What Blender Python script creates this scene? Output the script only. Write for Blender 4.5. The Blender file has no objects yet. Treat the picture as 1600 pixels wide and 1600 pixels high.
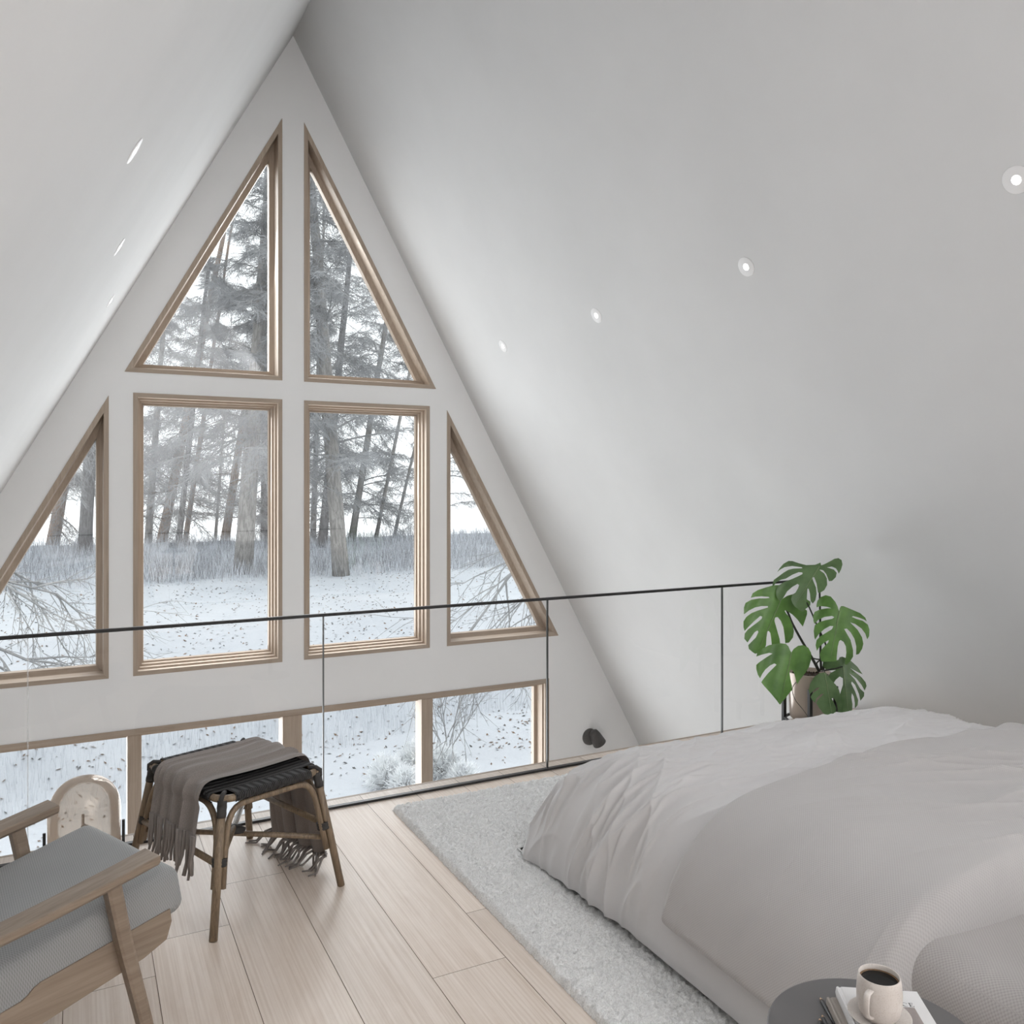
import bpy, bmesh, math, random
import numpy as np
from mathutils import Vector, Matrix
from mathutils.geometry import delaunay_2d_cdt

random.seed(7)
RNG = np.random.default_rng(7)
SC = bpy.context.scene
COL = SC.collection

# ------------------------------------------------------------------ camera constants (metres)
F = 1313.08
TH = math.radians(27.309)
CT, ST = math.cos(TH), math.sin(TH)
CAM = np.array([-1.7495, -7.7545, 1.59])
V0 = 756.65


def ray(u, v):
    r = (u - 800) / F
    return np.array([r * CT + ST, -r * ST + CT, -(v - V0) / F])


def on(u, v, ax, val):
    """the point where the sight line of an image position meets a plane of the room"""
    q = ray(u, v)
    return CAM + q * ((val - CAM[ax]) / q[ax])


def at_depth(u, v, d):
    return CAM + ray(u, v) * d


# ------------------------------------------------------------------ materials
def srgb(r, g, b):
    def c(x):
        x /= 255.0
        return x / 12.92 if x <= 0.04045 else ((x + 0.055) / 1.055) ** 2.4
    return (c(r), c(g), c(b), 1.0)


class MT:
    def __init__(self, name):
        self.m = bpy.data.materials.new(name)
        self.m.use_nodes = True
        self.nt = self.m.node_tree
        self.nt.nodes.clear()
        self.out = self.nt.nodes.new('ShaderNodeOutputMaterial')
        self.b = self.n('ShaderNodeBsdfPrincipled')
        self.l(self.b.outputs[0], self.out.inputs[0])

    def n(self, t, **k):
        x = self.nt.nodes.new(t)
        for a, b in k.items():
            setattr(x, a, b)
        return x

    def l(self, a, b):
        self.nt.links.new(a, b)

    def set(self, **k):
        for a, b in k.items():
            self.b.inputs[a.replace('_', ' ')].default_value = b
        return self

    def coord(self, kind='Object', scale=(1, 1, 1), rot=(0, 0, 0)):
        tc = self.n('ShaderNodeTexCoord')
        mp = self.n('ShaderNodeMapping')
        mp.inputs['Scale'].default_value = scale
        mp.inputs['Rotation'].default_value = rot
        self.l(tc.outputs[kind], mp.inputs[0])
        return mp.outputs[0]

    def noise(self, vec, scale, detail=3, rough=0.55, dist=0.0):
        t = self.n('ShaderNodeTexNoise')
        self.l(vec, t.inputs['Vector'])
        t.inputs['Scale'].default_value = scale
        t.inputs['Detail'].default_value = detail
        t.inputs['Roughness'].default_value = rough
        t.inputs['Distortion'].default_value = dist
        return t.outputs[0]

    def ramp(self, fac, stops):
        r = self.n('ShaderNodeValToRGB')
        el = r.color_ramp.elements
        while len(el) < len(stops):
            el.new(0.5)
        for e, (p, c) in zip(el, stops):
            e.position = p
            e.color = c
        self.l(fac, r.inputs[0])
        return r.outputs[0]

    def mix(self, fac, a, b, mode='MIX'):
        x = self.n('ShaderNodeMix', data_type='RGBA', blend_type=mode)
        for s, v in ((x.inputs[0], fac), (x.inputs[6], a), (x.inputs[7], b)):
            if hasattr(v, 'links'):
                self.l(v, s)
            else:
                s.default_value = v
        return x.outputs[2]

    def math(self, op, a, b=0.0):
        x = self.n('ShaderNodeMath', operation=op)
        for s, v in ((x.inputs[0], a), (x.inputs[1], b)):
            if hasattr(v, 'links'):
                self.l(v, s)
            else:
                s.default_value = v
        return x.outputs[0]

    def color(self, c):
        if hasattr(c, 'links'):
            self.l(c, self.b.inputs['Base Color'])
        else:
            self.b.inputs['Base Color'].default_value = c
        return self

    def bump(self, h, strength=0.3, dist=0.002):
        x = self.n('ShaderNodeBump')
        x.inputs['Strength'].default_value = strength
        x.inputs['Distance'].default_value = dist
        self.l(h, x.inputs['Height'])
        self.l(x.outputs[0], self.b.inputs['Normal'])
        return self


def simple(name, c, rough=0.6, metal=0.0, var=0.06, scale=8.0):
    t = MT(name)
    v = t.noise(t.coord(), scale, 3)
    d = tuple(max(0, x * (1 - var)) for x in c[:3]) + (1,)
    e = tuple(min(1, x * (1 + var)) for x in c[:3]) + (1,)
    t.color(t.ramp(v, [(0.3, d), (0.7, e)]))
    t.set(Roughness=rough, Metallic=metal)
    return t.m


def wood(name, c1, c2, axis='Z', scale=1.0, rough=0.55, kind='Object', bump=0.15):
    t = MT(name)
    s = {'X': (1.2, 26, 26), 'Y': (26, 1.2, 26), 'Z': (26, 26, 1.2)}[axis]
    vec = t.coord(kind, tuple(q * scale for q in s))
    g = t.noise(vec, 1.0, 5, 0.6, 0.6)
    vec2 = t.coord(kind, tuple(q * scale * 4 for q in s))
    g2 = t.noise(vec2, 1.0, 2, 0.5, 0.2)
    col = t.mix(0.3, t.ramp(g, [(0.3, c1), (0.7, c2)]), t.ramp(g2, [(0.35, c1), (0.65, c2)]))
    t.color(col)
    t.set(Roughness=rough)
    t.bump(g2, bump, 0.001)
    return t.m


M = {}
# plaster
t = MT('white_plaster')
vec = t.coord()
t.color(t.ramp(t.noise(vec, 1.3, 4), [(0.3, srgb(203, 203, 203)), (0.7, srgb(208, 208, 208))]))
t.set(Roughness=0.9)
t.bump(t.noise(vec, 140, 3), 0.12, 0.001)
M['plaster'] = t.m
t = MT('white_plaster_gable')
vec = t.coord()
t.color(t.ramp(t.noise(vec, 1.3, 4), [(0.3, srgb(241, 241, 241)), (0.7, srgb(245, 245, 245))]))
t.set(Roughness=0.9)
t.bump(t.noise(vec, 140, 3), 0.06, 0.001)
M['plaster_gable'] = t.m
M['oak'] = wood('window_oak', srgb(158, 141, 125), srgb(182, 166, 150), 'Z')
M['oak_x'] = wood('window_oak_level', srgb(158, 141, 125), srgb(182, 166, 150), 'X')
M['chair_wood'] = wood('chair_walnut', srgb(122, 106, 91), srgb(158, 142, 126), 'X', 1.0, 0.42)
M['black'] = simple('black_metal', srgb(32, 31, 31), 0.45, 0.0, 0.1)
M['strap'] = simple('dark_leather_strap', srgb(58, 56, 55), 0.7, 0, 0.2, 60)
M['sconce'] = simple('sconce_dark_metal', srgb(66, 62, 60), 0.5, 0.0, 0.1)
M['spot_ring'] = simple('spot_white', srgb(222, 221, 221), 0.5, 0, 0.02)
M['table'] = simple('table_grey_lacquer', srgb(98, 96, 96), 0.5, 0, 0.03)
M['rattan'] = wood('rattan_cane', srgb(100, 85, 69), srgb(158, 138, 114), 'Z', 3.0, 0.45)

t = MT('spot_glow')
t.set(Base_Color=(1, 1, 1, 1), Emission_Color=(1, 0.98, 0.95, 1), Emission_Strength=4.0)
M['glow'] = t.m

# floor boards : one UV strip per board, a tint per board
t = MT('pale_oak_floor')
uv = t.coord('UV')
tint = t.n('ShaderNodeAttribute', attribute_name='tint')
sep = t.n('ShaderNodeSeparateXYZ')
t.l(uv, sep.inputs[0])
mp = t.n('ShaderNodeMapping')
mp.inputs['Scale'].default_value = (0.9, 9, 1)
t.l(uv, mp.inputs[0])
g1 = t.noise(mp.outputs[0], 1.0, 5, 0.6, 1.4)
mp2 = t.n('ShaderNodeMapping')
mp2.inputs['Scale'].default_value = (1.2, 130, 1)
t.l(uv, mp2.inputs[0])
g2 = t.noise(mp2.outputs[0], 1.0, 2, 0.5, 0.3)
mp3 = t.n('ShaderNodeMapping')
mp3.inputs['Scale'].default_value = (4, 14, 1)
t.l(uv, mp3.inputs[0])
g3 = t.noise(mp3.outputs[0], 1.0, 6, 0.7, 0.8)
base = t.ramp(g1, [(0.28, srgb(212, 195, 179)), (0.5, srgb(229, 215, 202)), (0.72, srgb(240, 229, 219))])
base = t.mix(0.45, base, t.ramp(g2, [(0.32, srgb(198, 178, 160)), (0.62, srgb(238, 226, 215))]))
base = t.mix(0.25, base, t.ramp(g3, [(0.35, srgb(214, 196, 180)), (0.6, srgb(236, 223, 211))]))
hs = t.n('ShaderNodeHueSaturation')
t.l(base, hs.inputs['Color'])
t.l(t.math('MULTIPLY_ADD', tint.outputs['Fac'], 0.12), hs.inputs['Value'])
hs.inputs['Value'].default_value = 1
mm = hs.inputs['Value'].links[0].from_node
mm.inputs[2].default_value = 0.92
t.color(hs.outputs[0])
t.set(Roughness=0.42)
t.b.inputs['Specular IOR Level'].default_value = 0.35
t.bump(g2, 0.12, 0.001)
M['floor'] = t.m
M['gap'] = simple('floor_gap', srgb(120, 98, 78), 0.8)

# fabrics
def fabric(name, c1, c2, cell, strength, dist=0.001, bias=None, rough=0.95, lowscale=3.0, contrast=0.5):
    t = MT(name)
    uv = t.coord('UV')
    sep = t.n('ShaderNodeSeparateXYZ')
    t.l(uv, sep.inputs[0])
    k = 2 * math.pi / cell
    a = t.math('SINE', t.math('MULTIPLY', sep.outputs[0], k))
    b = t.math('SINE', t.math('MULTIPLY', sep.outputs[1], k * (bias or 1.0)))
    h = t.math('MULTIPLY_ADD', t.math('MULTIPLY', a, b), 0.5)
    h.node.inputs[2].default_value = 0.5
    lo = t.noise(uv, lowscale, 4)
    col = t.mix(contrast, t.ramp(h, [(0.1, c1), (0.75, c2)]), t.ramp(lo, [(0.3, c1), (0.7, c2)]))
    t.color(col)
    t.set(Roughness=rough)
    t.b.inputs['Sheen Weight'].default_value = 0.15
    t.bump(h, strength, dist)
    return t.m


M['linen'] = fabric('duvet_linen', srgb(201, 199, 199), srgb(212, 210, 210), 0.004, 0.15, 0.0006)
M['waffle'] = fabric('duvet_waffle', srgb(170, 167, 166), srgb(188, 185, 184), 0.0080, 0.4, 0.0010, contrast=0.35)
M['sheet'] = fabric('sheet_waffle', srgb(158, 154, 152), srgb(182, 178, 176), 0.009, 0.4, 0.0012, contrast=0.3)
M['cushion'] = fabric('cushion_weave', srgb(132, 133, 133), srgb(162, 163, 163), 0.0058, 0.55, 0.0009, bias=0.3, contrast=0.3)
M['blanket'] = fabric('wool_blanket', srgb(122, 114, 110), srgb(150, 142, 137), 0.003, 0.2, 0.0006, lowscale=260, contrast=0.7)

# stool seat weave
t = MT('black_cord')
uv = t.coord('UV')
sep = t.n('ShaderNodeSeparateXYZ')
t.l(uv, sep.inputs[0])
h = t.math('SINE', t.math('MULTIPLY', sep.outputs[0], 2 * math.pi / 0.007))
t.color(t.ramp(t.math('MULTIPLY_ADD', h, 0.5), [(0.15, srgb(26, 25, 25)), (0.8, srgb(66, 64, 64))]))
t.nt.nodes[-2].inputs[2].default_value = 0.5
for nd in t.nt.nodes:
    if nd.type == 'MATH' and nd.operation == 'MULTIPLY_ADD':
        nd.inputs[2].default_value = 0.5
t.set(Roughness=0.75)
t.bump(h, 0.6, 0.002)
M['cord'] = t.m

# rug
t = MT('rug_pile')
vec = t.coord()
g = t.noise(vec, 210, 3, 0.75)
t.color(t.ramp(g, [(0.3, srgb(206, 205, 203)), (0.6, srgb(246, 246, 245))]))
t.set(Roughness=1.0)
t.bump(g, 0.3, 0.003)
M['rug'] = t.m

# glazing: thin panes, so light passes straight through
def pane(name, tintc, refl):
    t = MT(name)
    t.nt.nodes.remove(t.b)
    tr = t.n('ShaderNodeBsdfTransparent')
    tr.inputs[0].default_value = tintc
    gl = t.n('ShaderNodeBsdfGlossy')
    gl.inputs['Roughness'].default_value = 0.0
    lw = t.n('ShaderNodeFresnel')
    lw.inputs[0].default_value = 1.45
    k = t.math('ADD', t.math('MULTIPLY', lw.outputs[0], 1.0), refl)
    mx = t.n('ShaderNodeMixShader')
    t.l(k, mx.inputs[0])
    t.l(tr.outputs[0], mx.inputs[1])
    t.l(gl.outputs[0], mx.inputs[2])
    t.l(mx.outputs[0], t.out.inputs[0])
    return t.m


M['pane'] = pane('window_pane', (0.97, 0.98, 0.98, 1), 0.08)
M['rail_glass'] = pane('railing_glass', (0.955, 0.95, 0.952, 1), 0.0)
t = MT('smoked_glass')
t.nt.nodes.remove(t.b)
tr = t.n('ShaderNodeBsdfTransparent')
tr.inputs[0].default_value = srgb(246, 240, 233)
gl = t.n('ShaderNodeBsdfGlossy')
gl.inputs['Roughness'].default_value = 0.02
gl.inputs['Color'].default_value = srgb(226, 212, 196)
lw = t.n('ShaderNodeLayerWeight')
lw.inputs[0].default_value = 0.25
df = t.n('ShaderNodeBsdfPrincipled')
df.inputs['Base Color'].default_value = srgb(222, 208, 194)
df.inputs['Roughness'].default_value = 0.2
mx = t.n('ShaderNodeMixShader')
k = t.math('MINIMUM', t.math('MULTIPLY_ADD', lw.outputs['Fresnel'], 0.8), 0.85)
for nd in t.nt.nodes:
    if nd.type == 'MATH' and nd.operation == 'MULTIPLY_ADD':
        nd.inputs[2].default_value = 0.3
t.l(k, mx.inputs[0])
t.l(tr.outputs[0], mx.inputs[1])
mx2 = t.n('ShaderNodeMixShader')
t.l(t.ramp(t.noise(t.coord(), 3.0, 3), [(0.35, (0.72, 0.72, 0.72, 1)), (0.75, (0.92, 0.92, 0.92, 1))]), mx2.inputs[0])
t.l(gl.outputs[0], mx2.inputs[1])
t.l(df.outputs[0], mx2.inputs[2])
t.l(mx2.outputs[0], mx.inputs[2])
t.l(mx.outputs[0], t.out.inputs[0])
M['smoked'] = t.m
M['edge_dark'] = simple('glass_edge_dark', srgb(34, 36, 35), 0.3)
M['edge_grey'] = simple('glass_edge_grey', srgb(104, 106, 106), 0.3)
t = MT('glass_edge_pale')
t.set(Base_Color=srgb(225, 225, 226), Roughness=0.4)
tr = t.n('ShaderNodeBsdfTransparent')
mx = t.n('ShaderNodeMixShader')
mx.inputs[0].default_value = 0.28
t.l(tr.outputs[0], mx.inputs[1])
t.l(t.b.outputs[0], mx.inputs[2])
t.l(mx.outputs[0], t.out.inputs[0])
M['edge_pale'] = t.m

# plant
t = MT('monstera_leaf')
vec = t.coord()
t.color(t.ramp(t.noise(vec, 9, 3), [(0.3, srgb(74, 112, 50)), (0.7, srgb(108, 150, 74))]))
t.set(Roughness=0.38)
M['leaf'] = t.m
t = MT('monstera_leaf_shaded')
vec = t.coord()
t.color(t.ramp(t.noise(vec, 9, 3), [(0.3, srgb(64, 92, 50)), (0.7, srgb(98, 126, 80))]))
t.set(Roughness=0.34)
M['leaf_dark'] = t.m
M['midrib'] = simple('leaf_midrib', srgb(128, 146, 104), 0.5)
M['stem'] = simple('plant_stem', srgb(34, 36, 26), 0.6)
M['soil'] = simple('potting_soil', srgb(62, 48, 38), 0.95, 0, 0.6, 90)
M['pot'] = simple('pot_taupe_glaze', srgb(176, 160, 148), 0.22, 0.25, 0.04)

# cup etc
t = MT('speckled_stoneware')
vec = t.coord()
t.color(t.mix(0.6, t.ramp(t.noise(vec, 420, 2), [(0.32, srgb(168, 152, 138)), (0.44, srgb(206, 199, 193))]),
              t.ramp(t.noise(vec, 40, 3), [(0.3, srgb(196, 188, 182)), (0.7, srgb(214, 208, 203))])))
t.set(Roughness=0.45)
M['stoneware'] = t.m
M['coffee'] = simple('black_coffee', srgb(14, 11, 9), 0.05, 0, 0.1)
M['coffee'].node_tree.nodes['Principled BSDF'].inputs['Specular IOR Level'].default_value = 0.2
M['crema'] = simple('coffee_foam', srgb(110, 84, 58), 0.3, 0, 0.4, 200)
M['paper_white'] = simple('book_white', srgb(222, 221, 221), 0.5, 0, 0.02)
M['paper_pages'] = simple('book_pages', srgb(206, 200, 192), 0.8, 0, 0.06, 300)
M['book_taupe'] = simple('book_taupe', srgb(158, 150, 142), 0.6, 0, 0.05)
M['cover_photo'] = simple('cover_photo_grey', srgb(152, 143, 140), 0.5, 0, 0.1, 30)
M['ink'] = simple('print_ink', srgb(48, 46, 46), 0.7)
M['pencil'] = simple('pencil_black', srgb(50, 49, 50), 0.4)
M['pencil_wood'] = simple('pencil_wood', srgb(206, 176, 146), 0.7)

# outdoors
t = MT('snow')
vec = t.coord()
t.color(t.ramp(t.noise(vec, 0.5, 5), [(0.3, srgb(191, 197, 203)), (0.7, srgb(202, 207, 212))]))
t.set(Roughness=0.9)
t.bump(t.noise(vec, 6, 5), 0.25, 0.05)
M['snow'] = t.m


def bark(name, c1, c2, sc=1.0):
    t = MT(name)
    vec = t.coord('Object', (9 * sc, 9 * sc, 2.2 * sc))
    g = t.noise(vec, 1.0, 5, 0.65, 1.2)
    t.color(t.ramp(g, [(0.38, c1), (0.62, c2)]))
    t.set(Roughness=0.95)
    t.bump(g, 1.0, 0.04)
    return t.m


M['bark_grey'] = bark('bark_haze_grey', srgb(126, 124, 121), srgb(166, 163, 159))  # washed-out haze over the trees is painted into this pale grey
M['bark_dark'] = bark('bark_dark_grey', srgb(100, 100, 101), srgb(128, 128, 129))
M['bark_rust'] = bark('bark_rusty', srgb(134, 118, 106), srgb(168, 152, 140))
M['twig'] = simple('twig_haze_grey', srgb(150, 151, 151), 0.95, 0, 0.25, 2)  # twigs lightened the same way, haze put into the colour
M['twig_brown'] = simple('twig_brown', srgb(138, 131, 126), 0.95, 0, 0.2, 2)
M['needle'] = simple('needle_grey', srgb(152, 154, 156), 0.95, 0, 0.2, 1)
M['frost'] = simple('frosted_needles', srgb(240, 243, 246), 0.95, 0, 0.12, 6)
M['dry_grass'] = simple('dry_grass', srgb(150, 151, 155), 0.95, 0, 0.25, 1)
M['frost_grass'] = simple('frosted_grass', srgb(196, 200, 206), 0.95, 0, 0.12, 1)
M['leaf_brown'] = simple('fallen_leaf', srgb(118, 96, 76), 0.9, 0, 0.5, 3)
M['leaf_grey'] = simple('fallen_leaf_grey', srgb(84, 86, 86), 0.9, 0, 0.4, 3)


# ------------------------------------------------------------------ mesh helpers
def link(name, me, mat=None, parent=None, smooth=False):
    o = bpy.data.objects.new(name, me)
    COL.objects.link(o)
    if mat is not None:
        for m in (mat if isinstance(mat, (list, tuple)) else [mat]):
            me.materials.append(m)
    if parent is not None:
        o.parent = parent
    if smooth:
        me.polygons.foreach_set('use_smooth', [True] * len(me.polygons))
    return o


def mesh_np(name, V, Fc, mat=None, parent=None, smooth=True, uv=None, matidx=None):
    V = np.asarray(V, np.float32)
    Fc = np.asarray(Fc, np.int32)
    me = bpy.data.meshes.new(name)
    k = Fc.shape[1]
    me.vertices.add(len(V))
    me.vertices.foreach_set('co', V.ravel())
    me.loops.add(Fc.size)
    me.loops.foreach_set('vertex_index', Fc.ravel())
    me.polygons.add(len(Fc))
    me.polygons.foreach_set('loop_start', np.arange(0, Fc.size, k, dtype=np.int32))
    me.polygons.foreach_set('loop_total', np.full(len(Fc), k, np.int32))
    if matidx is not None:
        me.polygons.foreach_set('material_index', np.asarray(matidx, np.int32))
    me.polygons.foreach_set('use_smooth', np.full(len(Fc), smooth))
    me.update(calc_edges=True)
    if uv is not None:
        l = me.uv_layers.new(name='UVMap')
        l.data.foreach_set('uv', np.asarray(uv, np.float32)[Fc.ravel()].ravel())
    return link(name, me, mat, parent)


def grid_faces(nu, nv):
    i, j = np.meshgrid(np.arange(nu - 1), np.arange(nv - 1), indexing='ij')
    a = (i * nv + j).ravel()
    return np.stack([a, a + nv, a + nv + 1, a + 1], 1)


class MB:
    """collects shapes into one mesh"""

    def __init__(self):
        self.bm = bmesh.new()
        self.uvl = self.bm.loops.layers.uv.new('UVMap')

    def box(self, lo, hi, mat=0, mtx=None, bev=0.0):
        c = [(a + b) / 2 for a, b in zip(lo, hi)]
        s = [abs(b - a) for a, b in zip(lo, hi)]
        m4 = Matrix.Translation(c) @ Matrix.Diagonal((*s, 1))
        if mtx is not None:
            m4 = mtx @ m4
        r = bmesh.ops.create_cube(self.bm, size=1.0, matrix=m4)
        vs = set(r['verts'])
        if bev:
            es = [e for e in self.bm.edges if e.verts[0] in vs and e.verts[1] in vs]
            rr = bmesh.ops.bevel(self.bm, geom=es, offset=bev, segments=2, profile=0.5, affect='EDGES')
            for f in rr['faces']:
                f.material_index = mat
            vs |= set(rr['verts'])
        for v in vs:
            if v.is_valid:
                for f in v.link_faces:
                    f.material_index = mat
        return self

    def tube(self, pts, r, n=10, mat=0, caps=True, closed=False):
        pts = [Vector(p) for p in pts]
        rs = r if isinstance(r, (list, tuple)) else [r] * len(pts)
        N = len(pts)
        rings = []
        up = None
        for i, p in enumerate(pts):
            if closed:
                d = pts[(i + 1) % N] - pts[i - 1]
            else:
                d = pts[min(i + 1, N - 1)] - pts[max(i - 1, 0)]
            d.normalize()
            if up is None:
                up = d.orthogonal().normalized()
            else:
                up = (up - d * up.dot(d))
                up = up.normalized() if up.length > 1e-6 else d.orthogonal().normalized()
            w = d.cross(up)
            rings.append([self.bm.verts.new(p + (up * math.cos(a) + w * math.sin(a)) * rs[i])
                          for a in [2 * math.pi * k / n for k in range(n)]])
        L = 0
        for i in range(N if closed else N - 1):
            A, B = rings[i], rings[(i + 1) % N]
            L2 = L + (pts[(i + 1) % N] - pts[i]).length
            for k in range(n):
                f = self.bm.faces.new((A[k], A[(k + 1) % n], B[(k + 1) % n], B[k]))
                f.material_index = mat
                f.smooth = True
                for lp, uv in zip(f.loops, ((L, k / n), (L, (k + 1) / n), (L2, (k + 1) / n), (L2, k / n))):
                    lp[self.uvl].uv = uv
            L = L2
        if caps and not closed:
            for ring, rev in ((rings[0], True), (rings[-1], False)):
                f = self.bm.faces.new(ring[::-1] if rev else ring)
                f.material_index = mat
        return self

    def lathe(self, prof, n=48, mat=0, centre=(0, 0, 0), cap=False):
        cx, cy, cz = centre
        rings = []
        for r, z in prof:
            if r < 1e-6:
                rings.append([self.bm.verts.new((cx, cy, cz + z))])
            else:
                rings.append([self.bm.verts.new((cx + r * math.cos(2 * math.pi * k / n), cy + r * math.sin(2 * math.pi * k / n), cz + z)) for k in range(n)])
        for A, B in zip(rings, rings[1:]):
            for k in range(n):
                if len(A) == 1 and len(B) == 1:
                    continue
                if len(A) == 1:
                    f = self.bm.faces.new((A[0], B[(k + 1) % n], B[k])[::-1])
                elif len(B) == 1:
                    f = self.bm.faces.new((A[k], A[(k + 1) % n], B[0]))
                else:
                    f = self.bm.faces.new((A[k], A[(k + 1) % n], B[(k + 1) % n], B[k]))
                f.material_index = mat
                f.smooth = True
        return self

    def prism(self, poly, axis_vec, mat=0, mtx=None):
        """closed polygon of 3D points extruded along a vector"""
        a = [self.bm.verts.new(Vector(p)) for p in poly]
        b = [self.bm.verts.new(Vector(p) + Vector(axis_vec)) for p in poly]
        fs = [self.bm.faces.new(a[::-1]), self.bm.faces.new(b)]
        n = len(a)
        for i in range(n):
            fs.append(self.bm.faces.new((a[i], a[(i + 1) % n], b[(i + 1) % n], b[i])))
        for f in fs:
            f.material_index = mat
        if mtx is not None:
            bmesh.ops.transform(self.bm, matrix=mtx, verts=a + b)
        return self

    def build(self, name, mat, parent=None, mtx=None, recalc=True):
        if recalc:
            bmesh.ops.recalc_face_normals(self.bm, faces=self.bm.faces)
        if mtx is not None:
            bmesh.ops.transform(self.bm, matrix=mtx, verts=self.bm.verts)
        me = bpy.data.meshes.new(name)
        self.bm.to_mesh(me)
        self.bm.free()
        return link(name, me, mat, parent)


def tag(o, label=None, cat=None, group=None, kind=None):
    if label:
        o['label'] = label
    if cat:
        o['category'] = cat
    if group:
        o['group'] = group
    if kind:
        o['kind'] = kind
    return o


def thing(name, label, cat, loc=(0, 0, 0), rotz=0.0, group=None):
    o = bpy.data.objects.new(name, None)
    COL.objects.link(o)
    o.location = loc
    o.rotation_euler = (0, 0, rotz)
    o.empty_display_size = 0.1
    return tag(o, label, cat, group)


def bezier(p0, p1, p2, p3, n):
    out = []
    for i in range(n + 1):
        t = i / n
        out.append(tuple((1 - t) ** 3 * a + 3 * (1 - t) ** 2 * t * b + 3 * (1 - t) * t * t * c + t ** 3 * d for a, b, c, d in zip(p0, p1, p2, p3)))
    return out


def catmull(pts, n=8):
    pts = [np.array(p, float) for p in pts]
    P = [2 * pts[0] - pts[1]] + pts + [2 * pts[-1] - pts[-2]]
    out = []
    for i in range(1, len(P) - 2):
        for k in range(n):
            t = k / n
            a, b, c, d = P[i - 1], P[i], P[i + 1], P[i + 2]
            out.append(0.5 * (2 * b + (c - a) * t + (2 * a - 5 * b + 4 * c - d) * t * t + (3 * b - a - 3 * c + d) * t ** 3))
    out.append(pts[-1])
    return [tuple(p) for p in out]


# vectorised gradient noise
_perm = RNG.permutation(256)
_perm = np.concatenate([_perm, _perm, _perm])
_ang = RNG.random(256) * 2 * np.pi
_gx, _gy = np.cos(_ang), np.sin(_ang)


def perlin(x, y):
    x = np.asarray(x, float)
    y = np.asarray(y, float)
    xi, yi = np.floor(x).astype(int), np.floor(y).astype(int)
    xf, yf = x - xi, y - yi

    def g(i, j, dx, dy):
        h = _perm[(_perm[i & 255] + j) & 255]
        return _gx[h] * dx + _gy[h] * dy
    u = xf * xf * xf * (xf * (xf * 6 - 15) + 10)
    v = yf * yf * yf * (yf * (yf * 6 - 15) + 10)
    a = g(xi, yi, xf, yf)
    b = g(xi + 1, yi, xf - 1, yf)
    c = g(xi, yi + 1, xf, yf - 1)
    d = g(xi + 1, yi + 1, xf - 1, yf - 1)
    return (a + u * (b - a)) * (1 - v) + (c + u * (d - c)) * v * 1.0


def ridge(x, y, k=3.0):
    return np.clip(1 - np.abs(perlin(x, y)) * 2.2, 0, 1) ** k


def sstep(a, b, x):
    t = np.clip((x - a) / (b - a), 0, 1)
    return t * t * (3 - 2 * t)


# ------------------------------------------------------------------ the room shell
SLOPE = 0.549                      # half-width lost per metre of height
HW0 = 3.128                        # half-width of the room at the loft floor
ZTOP = HW0 / SLOPE                 # ridge height
ZLOW = -2.65                       # lower storey floor
YB = -9.3                         # back of the loft
YEDGE = -3.58                      # edge of the loft floor


def hw(z):
    return HW0 - SLOPE * z


# sloping ceilings, thick slabs
for side, nm in ((-1, 'wall_left'), (1, 'wall_right')):
    mb = MB()
    a = [(side * hw(ZLOW), 0.25, ZLOW), (0, 0.25, ZTOP), (side * 0.0, 0.25, ZTOP + 0.3), (side * (hw(ZLOW) + 0.3), 0.25, ZLOW)]
    mb.prism(a, (0, YB - 0.5, 0))
    o = mb.build(nm, M['plaster'])
    tag(o, 'sloping white plaster wall of the A-frame, %s side' % ('left' if side < 0 else 'right'), kind='structure')


def offset_poly(poly, d):
    """inset of a convex polygon in (x,z), counter-clockwise"""
    n = len(poly)
    lines = []
    for i in range(n):
        p, q = np.array(poly[i]), np.array(poly[(i + 1) % n])
        t = (q - p) / np.linalg.norm(q - p)
        nrm = np.array([-t[1], t[0]])
        lines.append((p + nrm * d, t))
    out = []
    for i in range(n):
        p, t = lines[i - 1]
        q, s = lines[i]
        A = np.array([[t[0], -s[0]], [t[1], -s[1]]])
        k = np.linalg.solve(A, q - p)
        out.append(tuple(p + t * k[0]))
    return out


E_ = 1.59
Z1T, Z1B, Z2T, Z2B, Z3T, ZL = 3.326 + E_, 0.946 + E_, 0.771 + E_, -1.615 + E_, 0.736 + E_, -2.064 + E_
X1, X2, X2B, X3, X4, XL = 0.1, 1.337, 1.402, 1.524, 2.809, 2.693
openings = {
    'window_1': [(-X2B, Z1B), (-X1, Z1B), (-X1, Z1T)],
    'window_2': [(X1, Z1B), (X2B, Z1B), (X1, Z1T)],
    'window_3': [(-X2, Z2B), (-X1, Z2B), (-X1, Z2T), (-X2, Z2T)],
    'window_4': [(X1, Z2B), (X2, Z2B), (X2, Z2T), (X1, Z2T)],
    'window_5': [(-X4, Z2B), (-X3, Z2B), (-X3, Z3T)],
    'window_6': [(X3, Z2B), (X4, Z2B), (X3, Z3T)],
    'window_7': [(-XL, ZLOW + 0.06), (XL, ZLOW + 0.06), (XL, ZL), (-XL, ZL)],
}
# gable wall: face with holes via constrained Delaunay
outer = [(-hw(ZLOW), ZLOW), (hw(ZLOW), ZLOW), (0, ZTOP)]


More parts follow.
